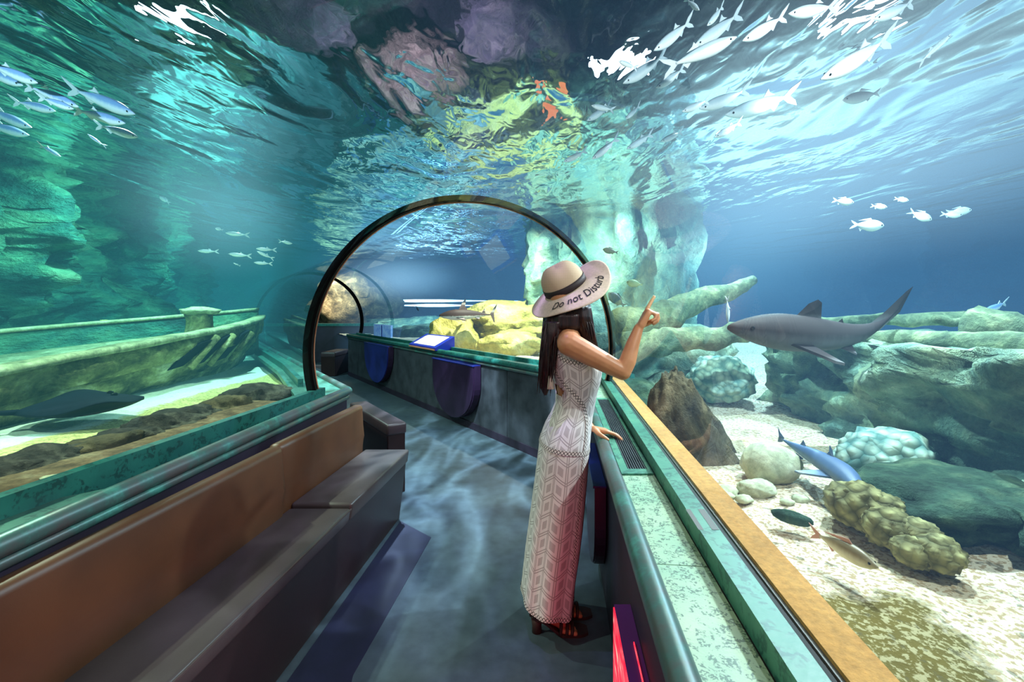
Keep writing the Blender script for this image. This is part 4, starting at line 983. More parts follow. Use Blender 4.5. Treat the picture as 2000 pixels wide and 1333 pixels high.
# sharks
def shark_parts(kind):
    K = dict(blacktip=dict(h=0.105, w=0.08, skin='sharkskin', fin='tipfin', dors=(0.10, 0.19, 0.19), d2=(-0.26, 0.07, 0.07), tail=(0.20, 0.14), sw=lambda x: 0.03*math.sin(x*5), vz=lambda x: 0.0),
             nurse=dict(h=0.098, w=0.10, skin='greyshark', fin='greyshark', dors=(0.06, 0.15, 0.095), d2=(-0.12, 0.10, 0.05), tail=(0.035, 0.03), sw=lambda x: 0.0, vz=lambda x: 0.0+(0.17*((0.05-x)/0.55)**4 if x < 0.05 else 0)-0.02*math.sin((0.5-x)*3.1)),
             small=dict(h=0.075, w=0.08, skin='blueshark', fin='blueshark', dors=(0.08, 0.10, 0.07), d2=(-0.16, 0.08, 0.05), tail=(0.07, 0.04), sw=lambda x: 0.05*math.sin((0.5-x)*5), vz=lambda x: 0))[kind]
    out = []; sw, vz = K['sw'], K['vz']
    bm = bmesh.new(); rings = []; N = 36; xe = -0.5+0.02 if kind == 'nurse' else -0.40
    for i in range(N+1):
        t = i/N; x = 0.5-(0.5-xe)*t
        pf = math.sin(min(1, (t+0.02)/0.36)*math.pi/2)**0.8 if t < 0.34 else max(0.16 if t < 0.97 else 0.1, max(0.0, math.cos((t-0.34)/0.66*math.pi/2))**1.05)
        h, w = K['h']*pf, K['w']*pf*(1 if t < 0.4 else 1-0.45*(t-0.4))
        rings.append([V((x, sw(x)+w*math.cos(q), vz(x)+h*(math.sin(q)*(1.0 if math.sin(q) > 0 else 0.8)))) for q in [2*math.pi*k/18 for k in range(18)]])
    loft(bm, rings); out.append(('body', from_bm(bm), K['skin'], True))
    def fin(pts, th=0.007):
        bm = bmesh.new()
        cxm = sum(p[0] for p in pts)/len(pts); czm = sum(p[1] for p in pts)/len(pts)
        a = [bm.verts.new((x, sw(x), z+vz(x))) for x, z in pts]
        for s in (1, -1):
            c = bm.verts.new((cxm, sw(cxm)+s*th, czm+vz(cxm)))
            for i in range(len(pts)): bm.faces.new((a[i], a[(i+1) % len(pts)], c))
        return from_bm(bm)
    a, l, hh = K['dors']; H = K['h']*0.85
    if kind == 'nurse': out.append(('dorsal_fin', fin([(a+l*0.6, H*0.95), (a+l*0.1, H+hh*0.75), (a-l*0.25, H+hh), (a-l*0.42, H+hh*0.85), (a-l*0.5, H*0.75)]), K['fin'], False))
    else: out.append(('dorsal_fin', fin([(a+l*0.45, H*0.9), (a+l*0.05, H+hh*0.7), (a-l*0.22, H+hh), (a-l*0.28, H+hh*0.9), (a-l*0.20, H+hh*0.35), (a-l*0.5, H*0.75)]), K['fin'], False))
    a, l, hh = K['d2']; H = K['h']*0.42
    out.append(('second_dorsal_fin', fin([(a+l*0.5, H*0.9), (a-l*0.2, H+hh), (a-l*0.5, H*0.7)]), K['fin'], False))
    up_, dn = K['tail']
    if kind == 'nurse': out.append(('tail_fin', fin([(-0.28, 0.02), (-0.40, 0.05), (-0.52, 0.035), (-0.56, 0.0), (-0.50, -0.045), (-0.38, -0.035)]), K['fin'], False))
    else: out.append(('tail_fin', fin([(-0.37, 0.02), (-0.44, up_*0.6), (-0.5, up_), (-0.485, up_*0.7), (-0.435, 0.02), (-0.455, -dn), (-0.43, -dn*0.9), (-0.385, -0.018)]), K['fin'], False))
    for s in (1, -1):
        bm = bmesh.new(); r = K['w']
        root = [(0.24, r*0.7, -0.03), (0.12, r*0.75, -0.03)]; tip = [(0.06, r*0.7+0.14, -0.09), (0.10, r*0.7+0.13, -0.085)]
        P4 = [V((x, s*y+sw(x), z+vz(x))) for x, y, z in (root[0], tip[1], tip[0], root[1])]
        vs1 = [bm.verts.new(p+V((0, 0, 0.006))) for p in P4]; vs2 = [bm.verts.new(p-V((0, 0, 0.006))) for p in P4]
        bm.faces.new(vs1); bm.faces.new(vs2[::-1])
        for i in range(4): bm.faces.new((vs1[i], vs2[i], vs2[(i+1) % 4], vs1[(i+1) % 4]))
        out.append(('pectoral_fin', from_bm(bm), K['fin'], False))
        bm = bmesh.new(); P3 = [V((-0.10, s*0.035, -0.04)), V((-0.17, s*0.075, -0.075)), V((-0.19, s*0.02, -0.035))]
        P3 = [p+V((0, sw(p.x), vz(p.x))) for p in P3]
        vs1 = [bm.verts.new(p+V((0, 0, 0.004))) for p in P3]; vs2 = [bm.verts.new(p-V((0, 0, 0.004))) for p in P3]
        bm.faces.new(vs1); bm.faces.new(vs2[::-1])
        for i in range(3): bm.faces.new((vs1[i], vs2[i], vs2[(i+1) % 3], vs1[(i+1) % 3]))
        out.append(('pelvic_fin', from_bm(bm), K['fin'], False))
        bm = bmesh.new(); ico(bm, (0.42, s*K['w']*0.55, 0.012), (0.011, 0.007, 0.009), 2); out.append(('eye', from_bm(bm), 'eye', True))
    if kind == 'blacktip': out.append(('mouth', fin([(0.465, -0.030), (0.40, -0.055), (0.43, -0.028)], 0.03), 'black', False))
    return out
put('blacktip', 'shark', P(858, 617, 7.2), P(972, 615, 7.4), 'brown and white shark with a black-tipped fin, over the yellow rock', cat='shark', parts_fn=shark_parts, up=(0, 0, 1))
put('nurse', 'shark', P(1424, 641, 2.55), P(1750, 657, 2.85), 'large grey-brown shark with raised tail swimming left over the sunken block', cat='shark', parts_fn=shark_parts, up=(0, -0.12, 1))
hh_, tt_ = PZ(1528, 852, 0.80), PZ(1682, 962, 0.76)
put('small', 'shark', tt_, hh_, 'slender slate-blue shark low over the white sand at right', cat='shark', parts_fn=shark_parts, up=(0.1, -0.35, 0.9))
# stingray at the foot of the wreck
ry = empty('stingray', (-2.80, 2.95, 0.88), 0.9); tag(ry, 'black stingray gliding along the foot of the wreck', 'stingray')
bm = bmesh.new(); N = 24
rings = []
for i in range(N+1):
    t = i/N; x = 0.33-0.62*t; w = 0.36*math.sin(min(1, t/0.5)*math.pi/2)**0.9 if t < 0.5 else 0.36*max(0.0, math.cos((t-0.5)/0.5*math.pi/2))**0.7
    w = max(w, 0.012); h = 0.012+0.05*math.sin(t*math.pi)
    r = []
    for k in range(24):
        q = 2*math.pi*k/24; y = w*math.cos(q); z = h*math.sin(q)*(1-abs(math.cos(q))**3*0.6)+0.06*(abs(y)/0.36)**2*math.sin(t*4)
        r.append(V((x, y, z)))
    rings.append(r)
loft(bm, rings); obj('body', bm, 'ray', ry, True)
bm = bmesh.new(); tube(bm, [(-0.27, 0, 0.005), (-0.42, 0.0, 0.02), (-0.62, 0.03, 0.04), (-0.8, 0.05, 0.04)], [0.018, 0.012, 0.007, 0.003], 8); obj('tail', bm, 'ray', ry, True)
for s in (1, -1):
    bm = bmesh.new(); ico(bm, (0.16, s*0.055, 0.055), (0.02, 0.014, 0.014), 2); obj('eye', bm, 'eye', ry, True)
# ------------------------------------------------------------------ the woman
CY = 2.18; SC = F/CY
def XZ(px, py): return (px-CX)/SC, CAMZ-(py-HZ)/SC
who = empty('person', (0.24, CY, 0)); tag(who, 'woman in white crochet dress and straw hat at the right counter, pointing at the glass', 'person')
def wp(name, bm_or_me, mat, smooth=True, parent=None):
    me = bm_or_me if isinstance(bm_or_me, bpy.types.Mesh) else from_bm(bm_or_me)
    o = link(name, me, mat, None, smooth); o.parent = parent or who; o.matrix_parent_inverse = Matrix.Translation(-who.location) if parent is None else Matrix()
    return o
def caps(bm, a, b, r0, r1, seg=14, sq=None):
    a, b = V(a), V(b); d = b-a; L = max(d.length, 1e-5); d = d/L
    pts, rad = [], []
    for k in range(5):
        t = math.pi/2*(1-k/4.0); pts.append(a-d*r0*math.sin(t)); rad.append(max(1e-4, r0*math.cos(t)))
    for k in range(5):
        t = math.pi/2*k/4.0; pts.append(b+d*r1*math.sin(t)); rad.append(max(1e-4, r1*math.cos(t)))
    tube(bm, pts, rad, seg)
def chain(bm, pts, rad, seg=14):
    for a, b, r0, r1 in zip(pts[:-1], pts[1:], rad[:-1], rad[1:]): caps(bm, a, b, r0, r1, seg)
def hand(bm, w, d, n, s, curls, thumb, k=1.0):
    w, d, n = V(w), V(d).normalized(), V(n); n = (n-d*n.dot(d)).normalized(); s = (V(s)-d*V(s).dot(d)); s = (s-n*s.dot(n)).normalized()
    tips = []
    offs = (0.030, 0.010, -0.010, -0.028); pl = (0.082, 0.086, 0.081, 0.073)
    lens = ((0.040, 0.024, 0.019), (0.043, 0.027, 0.020), (0.040, 0.025, 0.019), (0.031, 0.019, 0.016)); rr = (0.0090, 0.0092, 0.0088, 0.0076)
    for i in range(4):
        k0 = w+d*0.012*k+s*offs[i]*0.45*k; kn = w+d*pl[i]*k+s*offs[i]*k
        caps(bm, k0, kn, 0.0125*k, 0.0105*k)
        caps(bm, k0+n*0.006*k, kn+n*0.004*k-d*0.01, 0.0115*k, 0.010*k)
        p, ang = kn, 0.0
        for j in range(3):
            ang += curls[i][j]; dd = (d*math.cos(ang)+n*math.sin(ang)+s*(0.05*(1.5-i)))
            dd.normalize(); q = p+dd*lens[i][j]*k
            caps(bm, p, q, rr[i]*k*(1-0.07*j), rr[i]*k*(0.93-0.07*j)); p = q
        tips.append((p, dd))
    b0 = w+d*0.018*k+s*0.020*k; p = b0
    t1, t2 = V(thumb[0]), V(thumb[1])
    d1 = (d*t1.x+s*t1.y+n*t1.z).normalized(); d2 = (d*t2.x+s*t2.y+n*t2.z).normalized()
    m = p+d1*0.042*k; caps(bm, p, m, 0.0145*k, 0.0115*k); q = m+d2*0.030*k; caps(bm, m, q, 0.0110*k, 0.0100*k); caps(bm, q, q+d2*0.022*k, 0.0100*k, 0.0080*k)
    return tips
body = bmesh.new()
# sections of the figure in profile: row, back column, front column, lateral half width
SEC = [(1168, 1021, 1116, 0.175, 0.05), (1130, 1025, 1120, 0.170, 0.05), (1080, 1030, 1128, 0.165, 0.045), (1030, 1036, 1135, 0.165, 0.035), (980, 1042, 1140, 0.168, 0.025), (930, 1048, 1144, 0.172, 0.015),
       (885, 1053, 1147, 0.175, 0.006), (858, 1056, 1149, 0.172, 0.0), (830, 1066, 1152, 0.155, 0), (808, 1078, 1155, 0.135, 0), (788, 1086, 1159, 0.122, 0), (765, 1087, 1164, 0.120, 0), (740, 1082, 1171, 0.126, 0), (718, 1076, 1174, 0.132, 0),
       (698, 1073, 1171, 0.140, 0), (682, 1073, 1163, 0.150, 0), (668, 1075, 1150, 0.155, 0), (656, 1079, 1138, 0.140, 0), (646, 1085, 1127, 0.105, 0), (638, 1090, 1118, 0.07, 0)]
SE = []
for py, a, b, w, f in SEC:
    xa, z = XZ(a, py); xb, _ = XZ(b, py); SE.append((z, (xa+xb)/2, (xb-xa)/2, w, f))
def sec(z):
    if z <= SE[0][0]: return SE[0][1:]
    for p, q in zip(SE[:-1], SE[1:]):
        if z <= q[0]:
            t = (z-p[0])/(q[0]-p[0]); return tuple(p[i]+(q[i]-p[i])*t for i in range(1, 5))
    return SE[-1][1:]
def dress_pt(ang, z, off=0.0):
    c, a, w, f = sec(z); k = 1+f*math.sin(ang*7+0.6)+f*0.6*math.sin(ang*4+2)
    e = 0.86          # slightly squared ellipse
    ca, sa = math.cos(ang), math.sin(ang)
    x = (abs(ca)**e)*math.copysign(1, ca); y = (abs(sa)**e)*math.copysign(1, sa)
    hem = max(0, (0.55-z)/0.45)
    zz = z-hem*0.20*(x*a)*1.0 - hem*0.008*math.sin(ang*5)
    return V((c+(a*k+off)*x, CY+(w*k+off)*y, zz))
# torso inside the dress
loft(body, [[V((c+(p-V((c, CY, z))).x*0.93, CY+(p.y-CY)*0.93, z)) for p in [dress_pt(2*math.pi*k/40, z) for k in range(40)]] for z, c in [(zz, sec(zz)[0]) for zz in [0.80, 0.86, 0.92, 0.98, 1.02, 1.06, 1.1, 1.16, 1.2, 1.24, 1.28, 1.31, 1.34, 1.37, 1.39, 1.41, 1.42]]])
# neck, head
hc = V((0.278, CY, 1.560))
caps(body, (0.252, CY, 1.38), (0.268, CY, 1.50), 0.052, 0.047)
yaw = Matrix.Rotation(0.35, 3, 'Z') @ Matrix.Rotation(-0.12, 3, 'Y')
def H(x, y, z): return hc+yaw @ V((x, y, z))
def ell(c, r, rot=True):
    g = bmesh.ops.create_icosphere(body, subdivisions=4, radius=1.0)
    for v in g['verts']:
        q = V((v.co.x*r[0], v.co.y*r[1], v.co.z*r[2])); v.co = V(c)+(yaw @ q if rot else q)
ell(H(-0.008, 0, 0.025), (0.097, 0.076, 0.092)); ell(H(0.028, 0, -0.040), (0.060, 0.058, 0.074)); ell(H(0.056, 0, -0.094), (0.026, 0.028, 0.022))
caps(body, H(0.086, 0, 0.012), H(0.101, 0, -0.026), 0.009, 0.013); caps(body, H(0.094, -0.011, -0.032), H(0.094, 0.011, -0.032), 0.009, 0.009)
caps(body, H(0.078, -0.018, -0.062), H(0.078, 0.018, -0.062), 0.010, 0.010)
for s in (1, -1):
    caps(body, H(0.066, s*0.034, -0.018), H(0.055, s*0.048, -0.03), 0.020, 0.016)
    caps(body, H(-0.012, s*0.074, 0.012), H(-0.005, s*0.070, -0.022), 0.016, 0.011)
    caps(body, H(0.078, s*0.018, 0.024), H(0.066, s*0.046, 0.024), 0.013, 0.012)
# right arm (raised, pointing)
RS = P(1112, 672, 2.01); RE = P(1216, 727, 1.97); RW = P(1247, 642, 2.02)
chain(body, [V((0.262, 2.10, 1.375)), RS+V((0.0, 0, 0.0)), RS.lerp(RE, 0.35), RS.lerp(RE, 0.75), RE], [0.055, 0.055, 0.049, 0.042, 0.036])
chain(body, [RE, RE.lerp(RW, 0.25)+V((0.004, 0, -0.002)), RE.lerp(RW, 0.65), RW], [0.0355, 0.0365, 0.029, 0.0215])
tipsR = hand(body, RW, (0.50, 0.22, 0.82), (0.80, -0.12, -0.50), (0.1, 1.0, -0.15), ((-0.02, 0.06, 0.05), (1.35, 1.35, 0.8), (1.45, 1.4, 0.8), (1.5, 1.45, 0.8)), ((0.75, 0.45, 0.65), (0.75, -0.45, 0.55)), 1.12)
# left arm, hand resting on the sill
LS = V((0.262, 2.34, 1.365)); LE = V((0.255, 2.40, 1.12)); LW = P(1153, 836, 2.20)
chain(body, [V((0.262, 2.26, 1.375)), LS, LS.lerp(LE, 0.5), LE], [0.053, 0.052, 0.044, 0.036])
chain(body, [LE, LE.lerp(LW, 0.3), LE.lerp(LW, 0.7), LW], [0.036, 0.036, 0.028, 0.021])
tipsL = hand(body, LW, (0.97, -0.20, -0.16), (-0.12, -0.1, -1), (0.1, -1, 0), ((0.10, 0.35, 0.2), (0.14, 0.38, 0.2), (0.18, 0.40, 0.2), (0.22, 0.40, 0.2)), ((0.6, 0.75, 0.3), (0.85, 0.3, 0.3)), 0.98)
# legs and feet
def leg(hy, fy, fx):
    hip, knee, ank = V((0.245, hy, 0.86)), V((0.255, (hy+fy)/2, 0.49)), V((fx+0.045, fy, 0.145))
    chain(body, [hip, hip.lerp(knee, 0.5), knee, knee.lerp(ank, 0.3)+V((-0.012, 0, 0)), knee.lerp(ank, 0.7), ank], [0.085, 0.070, 0.050, 0.050, 0.036, 0.030])
    heel = V((fx+0.025, fy, 0.098)); ball = V((fx+0.155, fy-0.004, 0.030))
    caps(body, ank, heel, 0.030, 0.027); caps(body, ank+V((0.01, 0, -0.01)), ball+V((-0.01, 0, 0.012)), 0.030, 0.024)
    caps(body, heel, ball, 0.026, 0.021)
    for k in range(5):
        y = (k-2)*0.0165; b0 = ball+V((-0.02, y*0.9, 0.0)); L = (0.062, 0.064, 0.060, 0.054, 0.046)
        q = b0+V((L[k if fy < CY else k]*1.0, y*0.15, -0.012)); caps(body, b0, q, 0.0135, 0.0085 if k else 0.0105)
    return heel, ball
FR = leg(2.09, 2.125, 0.095); FL = leg(2.27, 2.245, 0.135)
tmp = link('tmp_body', from_bm(body), None)
m = tmp.modifiers.new('r', 'REMESH'); m.mode = 'VOXEL'; m.voxel_size = 0.0038; m.use_smooth_shade = True
m = tmp.modifiers.new('s', 'SMOOTH'); m.factor = 0.5; m.iterations = 5
dg = bpy.context.evaluated_depsgraph_get(); me = bpy.data.meshes.new_from_object(tmp.evaluated_get(dg)); bpy.data.objects.remove(tmp)
me.materials.clear(); bodyo = wp('body', me, 'skin')
for tp, dd, up in ((tipsR[0][0], tipsR[0][1], V((-0.8, 0.1, 0.5))),):
    bm = bmesh.new(); ico(bm, (0, 0, 0), (0.0055, 0.0045, 0.0015), 3); M = Matrix((dd, up.cross(dd).normalized(), dd.cross(up.cross(dd)).normalized())).transposed().to_4x4()
    for v in bm.verts: v.co = M @ v.co+tp+M.to_3x3() @ V((0.001, 0, 0.0068))
    wp('fingernail', bm, 'tassel')
for s in (1, -1):
    bm = bmesh.new(); ico(bm, H(0.074, s*0.030, 0.004), (0.011, 0.012, 0.009), 3); e = wp('eye', bm, 'signwhite')
    bm = bmesh.new(); ico(bm, H(0.083, s*0.031, 0.004), (0.004, 0.005, 0.005), 2); wp('iris', bm, 'eye', True)
bm = bmesh.new(); caps(bm, H(0.087, -0.016, -0.058), H(0.087, 0.016, -0.058), 0.0055, 0.0055); caps(bm, H(0.086, -0.013, -0.067), H(0.086, 0.013, -0.067), 0.006, 0.006); wp('lips', bm, 'finfork')
# dress
NA = 132
zs = [SE[0][0]+(1.425-SE[0][0])*j/130 for j in range(131)]
verts, uvs = [], []
for z in zs:
    for k in range(NA+1):
        ang = math.pi/2+2*math.pi*k/NA
        verts.append(dress_pt(ang, z)); uvs.append((k/NA*0.968, z))
faces = []
for j in range(len(zs)-1):
    for k in range(NA):
        q = [j*(NA+1)+k, j*(NA+1)+k+1, (j+1)*(NA+1)+k+1, (j+1)*(NA+1)+k]
        c = sum((verts[i] for i in q), V())/4; dy = abs(c.y-CY)
        if dy > 0.075 and (V((c.x-0.262, c.z-1.385)).length < 0.072 or (c.z > 1.36 and dy > 0.118)): continue
        if c.z > 1.392 and dy < 0.060: continue
        # keyhole at the small of the back
        if c.x < sec(c.z)[0]-0.03 and ((c.z-1.128)/0.028)**2+((c.y-CY+0.04)/0.055)**2 < 1: continue
        faces.append(q)
me = mesh(verts, faces); uvl = me.uv_layers.new(name='UVMap')
for lp in me.loops: uvl.data[lp.index].uv = uvs[lp.vertex_index]
dress = wp('dress', me, 'dress')
md = dress.modifiers.new('t', 'SOLIDIFY'); md.thickness = 0.004; md.offset = 0.5
def strip(path, w, closed=False):       # lace band laid on the dress; path = [(angle, z)]
    pts = []
    for (a0, z0), (a1, z1) in zip(path[:-1], path[1:]):
        n = max(2, int((abs(a1-a0)*0.15+abs(z1-z0))/0.008))
        pts += [(a0+(a1-a0)*t/n, z0+(z1-z0)*t/n) for t in range(n)]
    pts.append(path[-1]); vs, uv, s = [], [], 0.0; prev = None
    for i, (a, z) in enumerate(pts):
        c = dress_pt(a, z, 0.006)
        a2, z2 = pts[min(i+1, len(pts)-1)]; a1, z1 = pts[max(i-1, 0)]
        du, dz = (a2-a1)*0.14, z2-z1; L = math.hypot(du, dz) or 1
        na, nz = -dz/L/0.14, du/L
        if prev is not None: s += (c-prev).length
        prev = c
        vs += [dress_pt(a+na*w/2, z+nz*w/2, 0.006), dress_pt(a-na*w/2, z-nz*w/2, 0.006)]; uv += [(s, 1), (s, 0)]
    fc = [(2*i, 2*i+1, 2*i+3, 2*i+2) for i in range(len(pts)-1)]
    me = mesh(vs, fc); ul = me.uv_layers.new(name='UVMap')
    for lp in me.loops: ul.data[lp.index].uv = uv[lp.vertex_index]
    o = link('lace_trim', me, 'lace', None, True); o.parent = dress; return o
def onD(px, py):
    x, z = XZ(px, py)
    for _ in range(4):
        c, a, w, f = sec(z); q = max(-0.98, min(0.98, (x-c)/a)); ang = -math.acos(q)
        p = dress_pt(ang, z); x = (px-CX)/F*p.y; z = CAMZ-(py-HZ)/F*p.y
    return (ang, z)
ringz = onD(1100, 886)[1]
strip([(math.pi/2+2*math.pi*k/60, ringz+0.012*math.cos(math.pi/2+2*math.pi*k/60)*-1) for k in range(61)], 0.020)
strip([onD(*p) for p in ((1138, 880), (1142, 850), (1143, 822), (1138, 796), (1127, 774), (1108, 754), (1092, 735), (1081, 712))], 0.020)
strip([onD(*p) for p in ((1137, 892), (1133, 930), (1128, 985), (1122, 1050), (1114, 1120))], 0.016)
strip([onD(*p) for p in ((1086, 682), (1092, 694), (1106, 704), (1122, 709), (1138, 707))], 0.022)
hemz = SE[0][0]+0.012
strip([(math.pi/2+2*math.pi*k/60, hemz) for k in range(61)], 0.020)
# shoulder strap at the back
bm = bmesh.new(); pts = [P(1076, 708, 2.10), P(1073, 690, 2.09), P(1074, 668, 2.09), P(1082, 650, 2.10), P(1093, 641, 2.13)]
vs = []
for i, p in enumerate(pts):
    w = (0.012, 0.018, 0.022, 0.022, 0.016)[i]; vs.append((bm.verts.new(p+V((-w, 0.02, 0))), bm.verts.new(p+V((w, -0.03, 0.0)))))
for a, b in zip(vs[:-1], vs[1:]): bm.faces.new((a[0], a[1], b[1], b[0]))
o = wp('back_strap', bm, 'dress'); md = o.modifiers.new('t', 'SOLIDIFY'); md.thickness = 0.004
bm = bmesh.new(); tp = P(1075, 747, 2.06); tube(bm, [tp+V((0, 0, 0.035)), tp+V((0, 0, 0.028)), tp+V((0, 0, 0.018)), tp+V((0.002, 0, -0.03))], [0.003, 0.008, 0.010, 0.017], 12)
tube(bm, [P(1084, 722, 2.08), P(1080, 732, 2.06), tp+V((0, 0, 0.035))], 0.003, 6); wp('tassel', bm, 'tassel')
# hair
hair = bmesh.new()
def lock(rows, n=26, seed=0):
    rings = []
    for px0, px1, py, Y, d in rows:
        a, b = P(px0, py, Y), P(px1, py, Y); c = (a+b)/2; r = (b-a).length/2; ring = []
        for k in range(n):
            q = 2*math.pi*k/n; j = 1+0.07*math.sin(q*9+seed)+0.04*math.sin(q*17+seed*2)
            ring.append(V((c.x+r*math.cos(q)*j, c.y+d*math.sin(q)*j, c.z)))
        rings.append(ring)
    # resample smoothly
    out = []
    for i in range(len(rings)-1):
        for t in range(5): out.append([rings[i][k].lerp(rings[i+1][k], t/5) for k in range(n)])
    out.append(rings[-1]); loft(hair, out)
lock([(1100, 1138, 572, 2.20, 0.05), (1082, 1146, 582, 2.19, 0.07), (1070, 1150, 596, 2.17, 0.085), (1064, 1153, 615, 2.14, 0.105), (1062, 1152, 638, 2.13, 0.095), (1062, 1140, 655, 2.15, 0.07), (1064, 1120, 668, 2.17, 0.05)], 36, 1)
lock([(1060, 1110, 628, 2.11, 0.07), (1058, 1098, 650, 2.10, 0.065), (1056, 1082, 675, 2.10, 0.06), (1054, 1080, 700, 2.10, 0.055), (1052, 1080, 722, 2.10, 0.05), (1051, 1078, 740, 2.10, 0.04), (1054, 1074, 757, 2.10, 0.025), (1062, 1068, 772, 2.10, 0.008)], 26, 2)
lock([(1112, 1152, 600, 2.10, 0.06), (1116, 1156, 622, 2.09, 0.055), (1124, 1159, 642, 2.10, 0.045), (1134, 1163, 660, 2.10, 0.035), (1146, 1167, 676, 2.11, 0.022), (1158, 1171, 692, 2.12, 0.008)], 26, 3)
rs = random.Random(4)
for k in range(70):
    t = rs.random(); back = k % 3 != 0
    if back: x0, x1, y1 = 1062+t*36, 1053+t*30+rs.uniform(-5, 3), 700+rs.random()*75
    else: x0, x1, y1 = 1118+t*34, 1140+t*26+rs.uniform(-3, 4), 640+t*44
    Y0 = 2.04+rs.random()*0.03; Y1 = 2.045+rs.random()*0.02
    tube(hair, [P(x0*0.8+1100*0.2, 606, Y0+0.06), P(x0*0.6+x1*0.4, 605+(y1-605)*0.4, Y0), P(x0*0.25+x1*0.75, 605+(y1-605)*0.75, Y1), P(x1, y1, Y1)], [0.0006, 0.0032, 0.003, 0.0008], 5)
wp('hair', hair, 'hair')
# straw hat
O = V((0.257, CY, 1.612)); nn = V((-0.47, -0.34, 0.81)).normalized(); ux = (V((1, 0, 0))-nn*nn.x).normalized(); uy = nn.cross(ux)
def hp(x, y, z): return O+ux*x+uy*y+nn*z
hat = bpy.data.objects.new('straw_hat', None); C.objects.link(hat); hat.parent = who; hat.matrix_parent_inverse = Matrix.Translation(-who.location); hat.empty_display_size = 0.05
def hpart(name, bm, mat, smooth=True):
    return link(name, from_bm(bm), mat, hat, smooth)
bm = bmesh.new(); rings = []
for h, k in ((-0.010, 1.0), (0.0, 1.0), (0.035, 0.985), (0.060, 0.95), (0.080, 0.88), (0.097, 0.77), (0.110, 0.62), (0.118, 0.45), (0.121, 0.25), (0.121, 0.05)):
    ring = []
    for j in range(48):
        q = 2*math.pi*j/48; kk = k*(1-0.10*math.exp(-((q-4.9)/0.35)**2)*min(1, max(0, (h-0.05)/0.05)))
        ring.append(hp(0.105*kk*math.cos(q), 0.088*kk*math.sin(q), h+0.004*math.cos(2*q)*(h > 0.1)))
    rings.append(ring)
loft(bm, rings, cap=True); hpart('crown', bm, 'straw')
bm = bmesh.new(); loft(bm, [[hp(0.1075*k*math.cos(2*math.pi*j/48), 0.0905*k*math.sin(2*math.pi*j/48), h) for j in range(48)] for h, k in ((0.000, 1.0), (0.012, 1.003), (0.034, 0.985))], cap=False); o = hpart('ribbon_band', bm, 'ribbon'); md = o.modifiers.new('t', 'SOLIDIFY'); md.thickness = 0.003
def brim(q, r, off=0.0):
    t = max(0.0, (r-0.1)/0.11); c = math.cos(q)
    h = -0.012*t*t+0.020*t*math.sin(2*q+0.5)*t-0.030*max(0, -c)**2*t**1.5+0.010*t*math.sin(3*q)-0.020*t*t*max(0, -math.sin(q))
    R = r+0.010*math.cos(q)*t
    return hp(R*math.cos(q)*1.0, (R-0.017*(1-t))*math.sin(q)*0.97, h+off-0.002)
bm = bmesh.new(); rings = [[brim(2*math.pi*j/96, 0.098+0.112*i/16) for j in range(96)] for i in range(17)]; loft(bm, rings, cap=False); o = hpart('brim', bm, 'strawbrim'); md = o.modifiers.new('t', 'SOLIDIFY'); md.thickness = 0.003; md.offset = -1
brimo = o
cu = bpy.data.curves.new('t', 'FONT'); cu.body = 'Do not Disturb'; cu.size = 0.043; cu.shear = 0.35; cu.space_character = 1.05; cu.resolution_u = 6; cu.offset = 0.0003
to = bpy.data.objects.new('tmp_text', cu); C.objects.link(to)
dg = bpy.context.evaluated_depsgraph_get(); me = bpy.data.meshes.new_from_object(to.evaluated_get(dg)); bpy.data.objects.remove(to)
bm = bmesh.new(); bm.from_mesh(me); bmesh.ops.triangulate(bm, faces=bm.faces); bmesh.ops.subdivide_edges(bm, edges=[e for e in bm.edges if e.calc_length() > 0.012], cuts=1)
xs = [v.co.x for v in bm.verts]; x0, x1 = min(xs), max(xs)
a0, a1 = math.radians(-122), math.radians(-14)
for v in bm.verts:
    q = a0+(a1-a0)*(v.co.x-x0)/(x1-x0); v.co = brim(q, 0.176-v.co.y*1.2+0.006, 0.0035)
lt = link('lettering', from_bm(bm, rec=False), 'ink', None); lt.parent = brimo
# move the lettering up: person > hat > (brim, lettering)
lt.parent = hat
